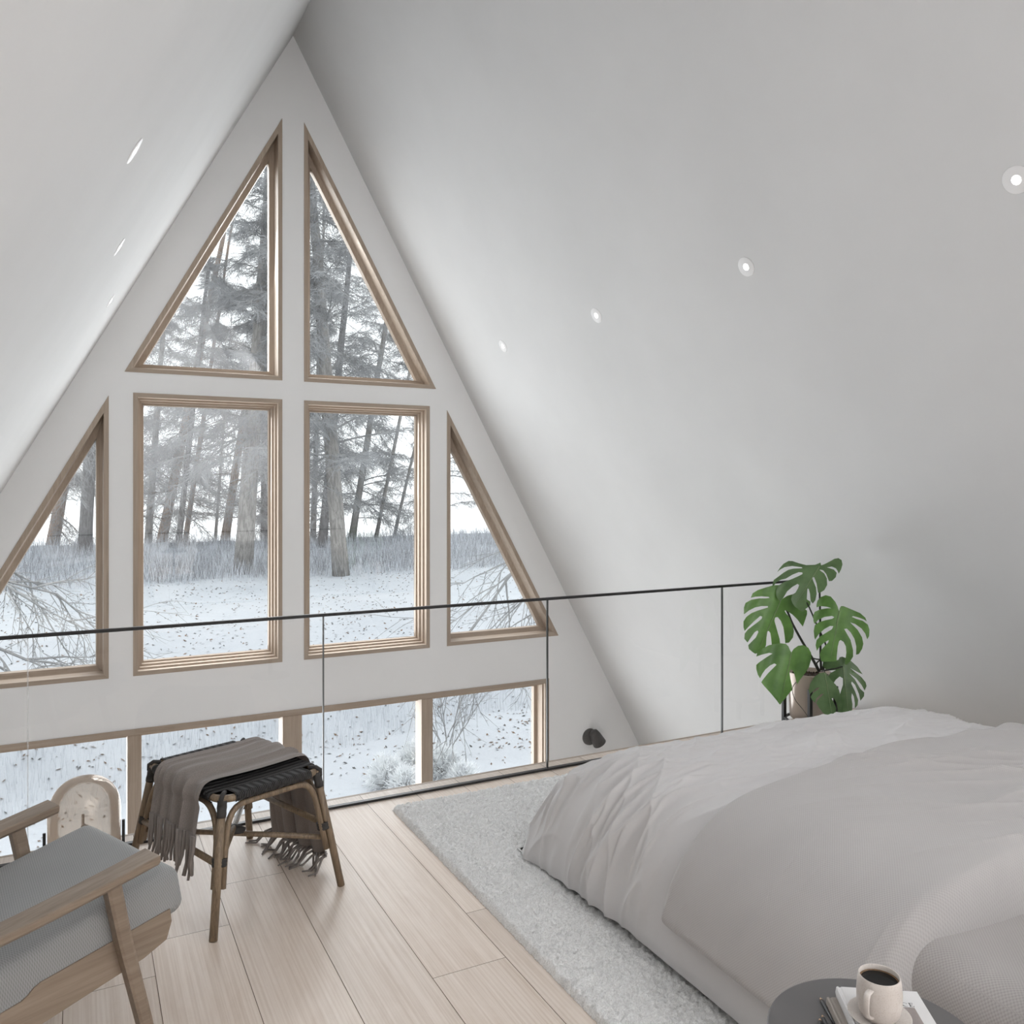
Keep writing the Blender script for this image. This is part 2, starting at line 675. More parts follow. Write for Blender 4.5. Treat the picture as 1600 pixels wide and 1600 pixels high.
def wall_with_holes(name, outer, holes, y0, y1):
    pts, edges = [], []

    def loop(p):
        b = len(pts)
        pts.extend(Vector(q) for q in p)
        edges.extend((b + i, b + (i + 1) % len(p)) for i in range(len(p)))
    loop(outer)
    for h in holes:
        loop(h)
    vs, es, fs, *_ = delaunay_2d_cdt(pts, edges, [], 0, 1e-6)

    def inside(p, poly):
        r = False
        n = len(poly)
        for i in range(n):
            (ax, ay), (bx, by) = poly[i], poly[(i + 1) % n]
            if (ay > p[1]) != (by > p[1]) and p[0] < (bx - ax) * (p[1] - ay) / (by - ay) + ax:
                r = not r
        return r
    bm = bmesh.new()
    V = [[bm.verts.new((v.x, y, v.y)) for v in vs] for y in (y0, y1)]
    keep = []
    for f in fs:
        c = sum((vs[i] for i in f), Vector((0, 0))) / len(f)
        if inside(c, outer) and not any(inside(c, h) for h in holes):
            keep.append(f)
    cnt = {}
    for f in keep:
        bm.faces.new([V[0][i] for i in f])
        bm.faces.new([V[1][i] for i in f][::-1])
        for i in range(len(f)):
            e = (f[i], f[(i + 1) % len(f)])
            cnt[e] = 1
    for (a, b) in list(cnt):
        if (b, a) not in cnt:
            bm.faces.new((V[0][a], V[0][b], V[1][b], V[1][a]))
    bmesh.ops.recalc_face_normals(bm, faces=bm.faces)
    me = bpy.data.meshes.new(name)
    bm.to_mesh(me)
    bm.free()
    return link(name, me, M['plaster_gable'])


o = wall_with_holes('wall_gable', outer, list(openings.values()), 0.0, 0.26)
tag(o, 'white gable wall with triangular and tall windows', kind='structure')
back_hole = [(-1.7, 0.5), (1.7, 0.5), (1.1, 3.0), (-1.1, 3.0)]
o = wall_with_holes('wall_back', outer, [], YB + 0.02, YB - 0.2)
tag(o, kind='structure')


def frame_ring(name, poly, prof, mats, parent):
    """stepped frame swept round a polygon: prof = (inset, depth) pairs"""
    rings = [(offset_poly(poly, i), d) for i, d in prof]
    bm = bmesh.new()
    uvl = bm.loops.layers.uv.new('UVMap')
    V = [[bm.verts.new((x, d, z)) for x, z in p] for p, d in rings]
    n = len(poly)
    for A, B in zip(V, V[1:]):
        for i in range(n):
            f = bm.faces.new((A[i], A[(i + 1) % n], B[(i + 1) % n], B[i]))
            e = A[(i + 1) % n].co - A[i].co
            f.material_index = 1 if abs(e.x) > abs(e.z) else 0
    bmesh.ops.recalc_face_normals(bm, faces=bm.faces)
    me = bpy.data.meshes.new(name)
    bm.to_mesh(me)
    bm.free()
    return link(name, me, mats, parent)


TRI = [(-0.001, 0.26), (-0.001, -0.006), (0.036, -0.006), (0.038, 0.002), (0.044, 0.12), (0.050, 0.125), (0.088, 0.14), (0.092, 0.17), (0.094, 0.19)]
RECT = [(-0.001, 0.26), (-0.001, -0.006), (0.036, -0.006), (0.038, 0.05), (0.054, 0.052), (0.056, 0.10), (0.072, 0.102), (0.074, 0.15), (0.088, 0.153), (0.092, 0.19)]
wl = {
    'window_1': 'upper left triangular window in pale oak frame',
    'window_2': 'upper right triangular window in pale oak frame',
    'window_3': 'tall window left of the middle post, pale oak frame',
    'window_4': 'tall window right of the middle post, pale oak frame',
    'window_5': 'lower left triangular window in pale oak frame',
    'window_6': 'lower right triangular window in pale oak frame',
}
for nm, poly in openings.items():
    if nm == 'window_7':
        continue
    w = bpy.data.objects.new(nm, None)
    COL.objects.link(w)
    tag(w, wl[nm], 'window', kind='structure')
    frame_ring('window_frame', poly, RECT if len(poly) == 4 else TRI, [M['oak'], M['oak_x']], w)
    p = offset_poly(poly, 0.085)
    me = bpy.data.meshes.new('pane')
    me.from_pydata([(x, 0.186, z) for x, z in p], [], [tuple(range(len(p)))])
    link('pane', me, M['pane'], w)

# long low window under the upper ones
w = bpy.data.objects.new('window_7', None)
COL.objects.link(w)
tag(w, 'long low window band below the loft, pale oak posts', 'window', kind='structure')
poly = openings['window_7']
LOW = [(-0.001, 0.26), (-0.001, -0.006), (0.046, -0.006), (0.048, 0.03), (0.062, 0.032), (0.064, 0.14), (0.10, 0.145), (0.104, 0.19)]
frame_ring('window_frame', poly, LOW, [M['oak'], M['oak_x']], w)
for xc, hwid in ((-1.325, 0.055), (0.0, 0.088), (1.325, 0.06)):
    mb = MB()
    mb.box((xc - hwid, 0.03, ZLOW + 0.1), (xc + hwid, 0.2, ZL - 0.06), bev=0.003)
    mb.build('window_post', M['oak'], w)
xs = [-XL + 0.1, -1.38, -1.27, -0.088, 0.088, 1.265, 1.385, XL - 0.1]
for a, b in zip(xs[::2], xs[1::2]):
    me = bpy.data.meshes.new('pane')
    me.from_pydata([(a - .01, 0.175, ZLOW + 0.1), (b + .01, 0.175, ZLOW + 0.1), (b + .01, 0.175, ZL - 0.09), (a - .01, 0.175, ZL - 0.09)], [], [(0, 1, 2, 3)])
    link('pane', me, M['pane'], w)

# loft floor : boards as one surface with gaps
bm = bmesh.new()
uvl = bm.loops.layers.uv.new('UVMap')
tl = bm.faces.layers.float.new('tint')
PW = 0.2637
X0 = -0.472
known = {0: -4.91, -1: -5.235, -3: -4.265, -4: -4.59}
i0 = int(math.floor((-3.2 - X0) / PW))
i1 = int(math.ceil((3.2 - X0) / PW))
for i in range(i0, i1):
    xa, xb = X0 + i * PW, X0 + (i + 1) * PW
    L = random.uniform(1.9, 2.6)
    y0 = known.get(i, YEDGE - random.uniform(0.4, 2.2))
    ys = sorted({YEDGE, YB} | {y0 + k * L for k in range(-6, 6) if YB < y0 + k * L < YEDGE - 0.15})
    for ya, yb in zip(ys, ys[1:]):
        g = 0.0011
        a, b, c, d = [bm.verts.new(p) for p in ((xa + g, ya + g, 0), (xb - g, ya + g, 0), (xb - g, yb - g, 0), (xa + g, yb - g, 0))]
        f = bm.faces.new((a, b, c, d))
        f[tl] = random.random()
        ou, ov = random.uniform(0, 50), random.uniform(0, 50)
        for lp, uvv in zip(f.loops, ((ya, xa), (ya, xb), (yb, xb), (yb, xa))):
            lp[uvl].uv = (uvv[0] + ou, uvv[1] + ov)
me = bpy.data.meshes.new('floor')
bm.to_mesh(me)
bm.free()
at = me.attributes.get('tint')
fl = link('floor', me, M['floor'])
tag(fl, 'pale oak plank floor of the loft', kind='structure')
mb = MB()
mb.box((-3.45, YB, -0.28), (3.45, YEDGE + 0.001, -0.0025))
o = mb.build('floor_slab', M['gap'])
tag(o, kind='structure')
mb = MB()
mb.box((-hw(ZLOW), YB, ZLOW - 0.2), (hw(ZLOW), 0.26, ZLOW))
o = mb.build('floor_lower', simple('lower_floor_oak', srgb(226, 220, 214), 0.5))
tag(o, kind='structure')
mb = MB()
mb.box((-3.44, YEDGE + 0.001, -0.32), (3.44, YEDGE + 0.02, 0.0))
o = mb.build('trim_1', M['oak_x'])
tag(o, 'oak edge board closing the loft floor', kind='structure')

# ------------------------------------------------------------------ glass railing
YR = -3.69
rail = thing('glass_railing', 'frameless glass railing with thin black handrail along the loft edge', 'railing', (0, YR, 0))
ZR = 0.957
mb = MB()
xr = hw(ZR)
mb.box((-xr + 0.01, -0.009, ZR - 0.012), (xr - 0.01, 0.009, ZR + 0.003), bev=0.002)
mb.build('handrail', M['black'], rail)
mb = MB()
xb_ = hw(0.0) - 0.015
mb.box((-xb_, -0.012, 0.0005), (xb_, 0.012, 0.012))
mb.build('floor_channel', M['black'], rail)
joints = [-3.19, -1.937, -0.687, 0.57, 1.826, 3.08]
for k, (a, b) in enumerate(zip(joints, joints[1:])):
    top = ZR - 0.012
    pa, pb = max(a, -hw(0.012) + .01), min(b, hw(0.012) - .01)
    qa, qb = max(a, -hw(top) + .01), min(b, hw(top) - .01)
    g = 0.004
    me = bpy.data.meshes.new('glass_panel')
    me.from_pydata([(pa + g, 0, 0.012), (pb - g, 0, 0.012), (qb - g, 0, top), (qa + g, 0, top)], [], [(0, 1, 2, 3)])
    p = link('glass_panel', me, M['rail_glass'], rail)
    for xe, mt in ((b, [M['edge_pale'], M['edge_grey'], M['edge_dark'], M['edge_dark'], None][k]),):
        if mt is None:
            continue
        mb = MB()
        wd = 0.0035 if k >= 2 else 0.003
        mb.box((xe - wd, -0.006, 0.012), (xe + wd, 0.006, top))
        mb.build('glass_edge', mt, p)

# ------------------------------------------------------------------ recessed spots
nrm = {1: Vector((-1, 0, -SLOPE)).normalized(), -1: Vector((1, 0, -SLOPE)).normalized()}


def spot(u, v, side, label):
    q = ray(u, v)
    # side*x + SLOPE*z = HW0
    tt = (HW0 - side * CAM[0] - SLOPE * CAM[2]) / (side * q[0] + SLOPE * q[2])
    P = CAM + q * tt
    n = nrm[side]
    o = thing('recessed_spotlight', label, 'spotlight', P, 0, 'recessed spotlights in the slopes')
    rot = n.to_track_quat('Z', 'Y').to_matrix().to_4x4()
    mb = MB()
    mb.lathe([(0.0, 0.002), (0.054, 0.003), (0.0565, 0.002), (0.058, -0.004)], 48)
    mb.build('trim_ring', M['spot_ring'], o, rot)
    mb = MB()
    mb.lathe([(0.0, 0.0045), (0.0175, 0.0045), (0.0195, 0.0022)], 32)
    mb.build('lamp_lens', M['glow'], o, rot)


for (u, v), lb in zip(((1588.4, 281), (1166, 417), (932, 493), (786, 541)), (
        'white spotlight in the right slope, the one cut by the picture edge',
        'white spotlight in the right slope, next to the one cut by the picture edge',
        'white spotlight in the right slope, second from the gable wall',
        'white spotlight in the right slope, the one closest to the gable')):
    spot(u, v, 1, lb)
for (u, v), lb in zip(((210, 235.5), (186, 386), (172.5, 470)), (
        'white spotlight in the left slope, highest in the picture and largest',
        'white spotlight in the left slope, middle one of three',
        'white spotlight in the left slope, the one closest to the gable')):
    spot(u, v, -1, lb)

# ------------------------------------------------------------------ wall sconce on the gable
P = on(921, 1151, 1, 0)
sc = thing('wall_sconce', 'small dark grey wall light on the gable beside the low window', 'wall light', (P[0], 0, P[2]))
mb = MB()
mb.lathe([(0, 0.045), (0.05, 0.04), (0.085, 0.02), (0.09, 0.0)], 40)
mb.build('back_plate', M['sconce'], sc, Matrix.Rotation(math.radians(90), 4, 'X'))
mb = MB()
mb.lathe([(0, 0.075), (0.025, 0.072), (0.05, 0.055), (0.062, 0.01), (0.074, -0.10), (0.070, -0.10), (0.055, 0.0), (0, 0.045)], 36)
mb.build('shade', M['sconce'], sc, Matrix.Translation((0.030, -0.075, 0.020)) @ Matrix.Rotation(math.radians(-32), 4, 'Y'))

# ------------------------------------------------------------------ rug
XA, XB, YA, YBk = -0.39, 2.45, -7.6, -3.85
st = 0.007
nx, ny = int((XB - XA) / st), int((YBk - YA) / st)
gx, gy = np.meshgrid(np.linspace(XA, XB, nx), np.linspace(YA, YBk, ny), indexing='ij')
e = np.minimum.reduce([gx - XA, XB - gx, gy - YA, YBk - gy])
zz = 0.026 * np.clip(e / 0.012, 0, 1) ** 0.5
zz = zz + np.where(e > 0.004, (RNG.random(gx.shape) - 0.5) * 0.016 + perlin(gx * 70, gy * 70) * 0.002, 0)
zz[e < 1e-6] = 0.001
gx2 = gx + (RNG.random(gx.shape) - 0.5) * 0.006
gy2 = gy + (RNG.random(gx.shape) - 0.5) * 0.006
o = mesh_np('rug', np.stack([gx2, gy2, zz], -1).reshape(-1, 3), grid_faces(nx, ny), M['rug'])
tag(o, 'pale grey deep pile rug under the bed', 'rug')

# ------------------------------------------------------------------ bed, duvet, pillow
BX0, BX1 = -0.02, 2.0
bed = thing('bed', 'low bed with grey waffle sheet, only its head part showing by the side table', 'bed', (1.0, -5.8, 0))


def rounded_box(name, lo, hi, r, mat, parent, amp=0.0, n=60, e=5.0):
    """superellipsoid-edged cushion / mattress with uv"""
    c = (np.array(lo) + np.array(hi)) / 2
    h = (np.array(hi) - np.array(lo)) / 2
    bm = bmesh.new()
    bmesh.ops.create_cube(bm, size=2)
    bmesh.ops.subdivide_edges(bm, edges=bm.edges, cuts=n, use_grid_fill=True)
    uvl = bm.loops.layers.uv.new('UVMap')
    for v in bm.verts:
        p = np.array(v.co) * h
        inn = np.clip(p, -(h - r), h - r)
        d = p - inn
        l = np.linalg.norm(d)
        v.co = Vector(c + inn + (d / l * r if l > 1e-9 else 0))
    for f in bm.faces:
        f.smooth = True
        nn = f.normal
        f.normal_update()
        nn = f.normal
        ax = max(range(3), key=lambda i: abs(nn[i]))
        for lp in f.loops:
            q = lp.vert.co
            lp[uvl].uv = ((q.y, q.z), (q.x, q.z), (q.x, q.y))[ax]
    if amp:
        for v in bm.verts:
            v.co.z += float(perlin(v.co.x * 4, v.co.y * 4)) * amp
    me = bpy.data.meshes.new(name)
    bm.to_mesh(me)
    bm.free()
    return link(name, me, mat, parent)


o = rounded_box('mattress', (BX0 + 0.05 - 1.0, -1.35, 0.14), (BX1 - 0.1 - 1.0, -0.35, 0.475), 0.11, M['sheet'], bed, 0.006)
mb = MB()
mb.box((-0.8, -1.3, 0.03), (0.8, 0.9, 0.135), bev=0.006)
mb.build('bed_base', M['book_taupe'], bed)

# profile of a side: (outward offset from the edge, drop)
side_pts = catmull([(-0.055, 0.515), (-0.062, 0.46), (-0.045, 0.37), (0.0, 0.25), (0.07, 0.15), (0.16, 0.078), (0.30, 0.036), (0.55, 0.008), (0.95, 0.0)], 24)
side_pts = np.array(side_pts)
sl = np.concatenate([[0], np.cumsum(np.linalg.norm(np.diff(side_pts, axis=0), axis=1))])


def prof(s):
    """arc length from the hem -> (inward offset, drop)"""
    return np.interp(s, sl, side_pts[:, 0]), np.interp(s, sl, side_pts[:, 1])


LS = sl[-1]
foot_pts = np.array(catmull([(0.125, 0.515), (0.105, 0.44), (0.125, 0.35), (0.18, 0.25), (0.28, 0.155), (0.43, 0.075), (0.62, 0.028), (0.85, 0.004), (1.0, 0.0)], 24))
fl_ = np.concatenate([[0], np.cumsum(np.linalg.norm(np.diff(foot_pts, axis=0), axis=1))])
LF = fl_[-1]
YF = -4.47    # foot edge
CX = 0.955
WL = CX - BX0


def duvet_surface(s, yy):
    """s: arc from the left hem across to the right hem (0..2*LS); yy: world-y arc from the foot hem (0 at hem, grows to the head)"""
    left = s <= LS
    xo, dx = prof(np.where(left, s, 2 * LS - s))
    X = np.where(left, BX0 + xo * (WL / 0.95), 2.07 - xo * ((2.07 - CX) / 0.95))
    yo, dy = np.interp(yy, fl_, foot_pts[:, 0]), np.interp(yy, fl_, foot_pts[:, 1])
    yext = np.maximum(yy - LF, 0)
    Y = YF - yo - yext
    H = 0.568 - 0.012 * sstep(-5.4, -6.4, Y)
    drop = (np.abs(dx) ** 1.7 + np.abs(dy) ** 1.7) ** (1 / 1.7)
    hang = 0.02 + 0.012 * perlin(Y * 3.1, X * 0 + 3.3)
    Z = np.maximum(H - drop, hang + 0.012)
    return X, Y, Z, dx, dy


def normals(X, Y, Z):
    P = np.stack([X, Y, Z], -1)
    a = np.gradient(P, axis=0)
    b = np.gradient(P, axis=1)
    n = np.cross(a, b)
    n /= np.linalg.norm(n, axis=-1, keepdims=True) + 1e-12
    return P, n


ns, nt_ = 520, 420
YEND = 2.0 + LS - 0.95 + 0.05   # arc at which the duvet ends (about y=-6.45)
YARC = LF + (6.34 - 4.47 - 1.0)
S_, T_ = np.meshgrid(np.linspace(0, 2 * LS, ns), np.linspace(0, YARC, nt_), indexing='ij')
X, Y, Z, dx, dy = duvet_surface(S_, T_)
P, n = normals(X, Y, Z)
if n[ns // 2, nt_ // 2, 2] < 0:
    n = -n
# creases: steep folds on the hanging side and foot, long soft ones on top
sidew = sstep(0.02, 0.2, dx) * (X < CX)
footw = sstep(0.02, 0.2, dy)
topw = 1 - np.maximum(sidew, footw)
calm = sstep(-5.54, -5.28, Y)
wob = perlin(X * 2, Y * 2) * 0.25
w1 = ridge(Y * 7 + wob * 3 + Z * 1.5, Z * 1.6 + 4, 4.0) * 0.026 * sidew * calm * (0.35 + 0.65 * sstep(0.04, 0.2, Z))
w1 += perlin(Y * 4.2 + 3, Z * 2.0) * 0.012 * sidew * (0.25 + 0.75 * calm)
w2 = ridge(X * 6 + wob * 3, Z * 1.6 + 9, 3.5) * 0.016 * footw
w3 = ridge((X * 0.9 + Y * 2.2) * 2.0 + wob * 4, (X - Y * .4) * 1.3 + 2, 4.5) * 0.014 * topw
w3 += ridge((X * -0.6 + Y * 2.0) * 3.1 + wob * 5 + 7, (X + Y * .3) * 1.1, 5.0) * 0.010 * topw
w4 = perlin(X * 1.7 + 5, Y * 1.7) * 0.014 * topw + ridge((X * 0.3 + Y) * 9 + wob * 5, X * 2.0 + Y, 6.0) * 0.009 * topw + perlin(X * 22, Y * 22) * 0.0012
bl = ridge(Y * 11 + X * 3 + wob, X * 2.2 + Z, 6) * 0.016 * sstep(0.0, 0.06, dx) * (1 - sstep(0.22, 0.4, dx)) * calm
bl += ridge(Y * 5 - X * 4 + 7 + wob * 2, X * 1.6, 6) * 0.010 * (1 - sstep(0.5, 1.1, X)) * calm
disp = w1 + w2 + w3 + w4 + bl - 0.006
Pd = P + n * disp[..., None]
Pd[..., 2] = np.maximum(Pd[..., 2], 0.034)
uv = np.stack([S_, T_], -1).reshape(-1, 2)
duvet = thing('duvet', 'crumpled off-white linen duvet spread over the bed, its top turned back', 'duvet', (0, 0, 0))
o = mesh_np('cover', Pd.reshape(-1, 3), grid_faces(ns, nt_), M['linen'], duvet, True, uv)

# turned-back flap, waffle side up
nf_s, nf_t = 420, 330
s_lo = 0.135
SF, TF = np.meshgrid(np.linspace(s_lo, 2 * LS - 0.1, nf_s), np.linspace(0, 1, nf_t), indexing='ij')
tA, tB = LF + (5.62 - 4.47 - 1.0), LF + (6.42 - 4.47 - 1.0)
xa_, _ = prof(np.where(SF <= LS, SF, 2 * LS - SF))
curve = 0.05 * np.sin(np.clip(xa_, 0, 1) * 3.0) - 0.02
TT = (tA + curve) + (tB - tA - curve * 0.6) * TF
X, Y, Z, dx, dy = duvet_surface(SF, TT)
P, n = normals(X, Y, Z)
if n[nf_s // 2, nf_t // 2, 2] < 0:
    n = -n
ew = 0.085
e1 = np.minimum(TT - (tA + curve), 10)
e2 = (tB + curve * 0.4) - TT
e3 = SF - s_lo


def lip(e, w):
    q = np.clip(1 - e / w, 0, 1)
    return np.sqrt(np.clip(1 - q * q, 0, 1))


off = 0.066 * lip(e1, 0.04) * lip(np.maximum(e2, 0), 0.10) * lip(e3, 0.035)
sidew = sstep(0.03, 0.2, dx) * (X < CX)
wob = perlin(X * 2 + 8, Y * 2) * 0.3
w = ridge((Y + X * 0.45) * 4.5 + wob * 3, X * 0.9 + 3, 4.5) * 0.014 * sstep(0.1, 0.8, X)
w += ridge((Y - 0.35 * (X - 1.2) ** 2) * 10 + wob * 2 + 4, X * 1.2, 3.5) * 0.009 * sstep(0.25, 0.9, X)
w += perlin(X * 2.4 + 11, Y * 2.4) * 0.010
w += ridge(Y * 9 + wob * 3 + Z, Z * 1.5, 5.0) * 0.003 * sidew
off = off + w * np.clip(off / 0.05, 0, 1)
Pf = P + n * (off + 0.006)[..., None]
Pf[..., 2] = np.maximum(Pf[..., 2], 0.045)
# end of the flap drops on to the sheet
endw = np.clip(1 - e2 / 0.07, 0, 1) ** 2 * (dx < 0.3)
Pf[..., 2] -= endw * 0.10
uv = np.stack([SF, TT], -1).reshape(-1, 2)
o = mesh_np('turned_back_flap', Pf.reshape(-1, 3), grid_faces(nf_s, nf_t), M['waffle'], duvet, True, uv)
o['label'] = 'turned-back waffle weave flap of the duvet'


def pillow(name, label, cat, loc, size, rotz, tilt, mat):
    n = 70
    u, v = np.meshgrid(np.linspace(-1, 1, n), np.linspace(-1, 1, n), indexing='ij')
    hgt = (np.clip(1 - np.abs(u) ** 2.6, 0, 1) * np.clip(1 - np.abs(v) ** 2.6, 0, 1)) ** 0.55
    pin = 1 - 0.07 * (1 - np.abs(u) ** 2) * np.abs(v) ** 4
    pin2 = 1 - 0.07 * (1 - np.abs(v) ** 2) * np.abs(u) ** 4
    x = u * size[0] / 2 * pin2
    y = v * size[1] / 2 * pin
    wr = perlin(u * 3, v * 3) * 0.012 * hgt
    top = np.stack([x, y, hgt * size[2] / 2 + wr], -1).reshape(-1, 3)
    bot = np.stack([x, y, -hgt * size[2] / 2 + wr], -1).reshape(-1, 3)
    V = np.concatenate([top, bot])
    fc = grid_faces(n, n)
    Fc = np.concatenate([fc, fc[:, ::-1] + n * n])
    uvv = np.concatenate([np.stack([x, y], -1).reshape(-1, 2)] * 2)
    o = mesh_np(name, V, Fc, mat, None, True, uvv)
    o.location = loc
    o.rotation_euler = (tilt, 0, rotz)
    return tag(o, label, cat)


pillow('pillow', 'grey pillow, only its corner showing at the picture edge', 'pillow', (0.36, -6.955, 0.545), (0.72, 0.5, 0.17), 0.06, 0.12, M['sheet'])

# ------------------------------------------------------------------ side table and what stands on it
TC = (-0.356, -6.617)
tb = thing('side_table', 'round grey side table beside the bed', 'table', (TC[0], TC[1], 0))
mb = MB()
mb.lathe([(0, 0.478), (0.196, 0.478), (0.205, 0.482), (0.2065, 0.489), (0.2065, 0.496), (0.205, 0.4995), (0.202, 0.5), (0, 0.5)], 96)
mb.build('table_top', M['table'], tb)
mb = MB()
mb.tube([(0, 0, 0.012), (0, 0, 0.48)], 0.016, 20)
mb.build('pedestal', M['table'], tb)
mb = MB()
mb.lathe([(0, 0.012), (0.15, 0.010), (0.155, 0.0), (0, 0.0)], 64)
mb.build('base', M['table'], tb)
tb.location.z = 0.027

TZ = 0.527   # the table stands on the rug pile
tb.scale = (1, 1, 0.473 / 0.5)
TZ = 0.5

BA = math.radians(-33.8)


def local_book(name, label, c, size, z, cover, rot, spine_mat):
    b = thing(name, label, 'book', (c[0], c[1], z), rot)
    hx, hy, t_ = size[0] / 2, size[1] / 2, size[2]
    mb = MB()
    mb.box((-hx + 0.003, -hy + 0.003, 0.002), (hx - 0.004, hy - 0.003, t_ - 0.002))
    mb.build('pages', M['paper_pages'], b)
    mb = MB()
    mb.box((-hx, -hy, 0.0), (hx, hy, 0.002))
    mb.box((-hx + 0.008, -hy, t_ - 0.002), (hx, hy, t_))
    # rounded spine with a hinge groove
    sp = [(-hx + 0.008, t_ - 0.0005), (-hx + 0.005, t_ - 0.002), (-hx + 0.001, t_ + 0.0005), (-hx - 0.002, t_ - 0.001), (-hx - 0.004, t_ / 2), (-hx - 0.002, 0.001), (-hx + 0.006, 0.0), (-hx + 0.006, 0.002), (-hx, t_ / 2), (-hx + 0.002, t_ - 0.003), (-hx + 0.008, t_ - 0.003)]
    mb.prism([(x, -hy, z_) for x, z_ in sp], (0, 2 * hy, 0))
    mb.build('cover', cover, b)
    return b


bk2 = local_book('book', 'grey-taupe book under the white one on the side table', (-0.352, -6.640), (0.165, 0.225, 0.022), TZ, M['book_taupe'], BA + 0.03, None)
bk1 = local_book('book', 'white hardcover book with CE lettering under the cup and saucer', (-0.3375, -6.6405), (0.158, 0.205, 0.023), TZ + 0.0222, M['paper_white'], BA, None)
ZB = TZ + 0.0222 + 0.023
# printed panel and lettering on the cover: laid in the book's own frame
Rb = Matrix.Rotation(-BA, 4, 'Z')


def to_book(p):
    v = Rb @ Vector((p[0] - bk1.location.x, p[1] - bk1.location.y, 0))
    return v.x, v.y


a = to_book(on(1429, 1575, 2, ZB))
b_ = to_book(on(1442, 1600, 2, ZB))
l_ = to_book(on(1356, 1600, 2, ZB))
mb = MB()
mb.box((a[0] - 0.105, -0.094, 0.0231), (a[0], a[1], 0.0233))
mb.build('cover_picture', M['cover_photo'], bk1)


def stroke_letters(parent, x, y, h):
    """two serif capitals, C and E, from thick and thin strokes"""
    mb = MB()
    z0, z1 = 0.0231, 0.02335
    r = h / 2
    # C : crescent between two arcs
    cx = x + r
    outer = [(cx + r * math.cos(t), y + r + r * math.sin(t)) for t in np.linspace(math.radians(48), math.radians(312), 22)]
    inner = [(cx + h * 0.09 + 0.80 * r * math.cos(t), y + r + 0.92 * r * math.sin(t)) for t in np.linspace(math.radians(306), math.radians(54), 22)]
    mb.prism([(px, py, z0) for px, py in outer + inner], (0, 0, z1 - z0))
    mb.box((cx + r * 0.60, y + h * 0.66, z0), (cx + r * 0.70, y + h * 0.94, z1))
    ex = x + 2 * r + h * 0.10
    for lo, hi in (((0.10, 0), (0.24, 1)), ((0, 0.95), (0.68, 1)), ((0, 0), (0.72, 0.05)), ((0.24, 0.49), (0.5, 0.54)), ((0.63, 0.76), (0.68, 1)), ((0.67, 0), (0.72, 0.26)), ((0.47, 0.38), (0.51, 0.64))):
        mb.box((ex + lo[0] * h, y + lo[1] * h, z0), (ex + hi[0] * h, y + hi[1] * h, z1))
    mb.box((x - h * 0.25, y + h * 0.62, z0), (x - h * 0.13, y + h * 1.0, z1))
    mb.build('lettering', M['ink'], parent)


c1 = to_book(on(1411, 1572, 2, ZB))
stroke_letters(bk1, c1[0] - 0.001, c1[1] - 0.001, 0.0125)
mb = MB()
mb.box((c1[0] + 0.002, c1[1] - 0.0052, 0.0231), (c1[0] + 0.013, c1[1] - 0.0046, 0.02335))
mb.build('title_rule', M['ink'], bk1)

CC = (-0.3605, -6.6265)
sa = thing('saucer', 'speckled stoneware saucer on the white book', 'saucer', (CC[0], CC[1], ZB))
mb = MB()
mb.lathe([(0, 0.002), (0.03, 0.0005), (0.032, 0.003), (0.055, 0.009), (0.0585, 0.0115), (0.0585, 0.0125), (0.056, 0.0125), (0.035, 0.006), (0, 0.0055)], 72)
mb.build('plate', M['stoneware'], sa)
cup = thing('coffee_cup', 'speckled off-white coffee cup filled with black coffee', 'cup', (CC[0], CC[1], ZB + 0.0056))
mb = MB()
mb.lathe([(0, 0.003), (0.026, 0.0005), (0.031, 0.0025), (0.0375, 0.012), (0.0415, 0.03), (0.042, 0.05), (0.0405, 0.07), (0.0385, 0.081), (0.0375, 0.0828), (0.036, 0.082), (0.0372, 0.07), (0.038, 0.05), (0.0372, 0.03), (0.033, 0.014), (0, 0.010)], 80)
mb.build('body', M['stoneware'], cup)
mb = MB()
mb.lathe([(0.0, 0.0716), (0.0325, 0.0716), (0.0335, 0.0717)], 64, 0)
mb.lathe([(0.0333, 0.0716), (0.0348, 0.0722), (0.0369, 0.0726)], 64, 1)
mb.build('coffee', [M['coffee'], M['crema']], cup)
# handle on the side towards the room, seen almost end on
to_cam = math.atan2(CAM[1] - CC[1], CAM[0] - CC[0])
ha = to_cam + math.radians(-22)
hd = Vector((math.cos(ha), math.sin(ha), 0))
pp = catmull([tuple(hd * 0.039 + Vector((0, 0, 0.068))), tuple(hd * 0.056 + Vector((0, 0, 0.066))), tuple(hd * 0.062 + Vector((0, 0, 0.045))), tuple(hd * 0.056 + Vector((0, 0, 0.026))), tuple(hd * 0.039 + Vector((0, 0, 0.016)))], 8)
mb = MB()
sd = Vector((-hd.y, hd.x, 0))
rings = []
for k, p in enumerate(pp):
    p = Vector(p)
    tg = (Vector(pp[min(k + 1, len(pp) - 1)]) - Vector(pp[max(k - 1, 0)])).normalized()
    nn = tg.cross(sd).normalized()
    rings.append([mb.bm.verts.new(p + sd * a + nn * b) for a, b in ((-.0062, 0), (-.005, .0022), (.005, .0022), (.0062, 0), (.005, -.0022), (-.005, -.0022))])
for A, B in zip(rings, rings[1:]):
    for k in range(6):
        f = mb.bm.faces.new((A[k], A[(k + 1) % 6], B[(k + 1) % 6], B[k]))
        f.smooth = True
mb.build('handle', M['stoneware'], cup)
# spoon lying in the coffee


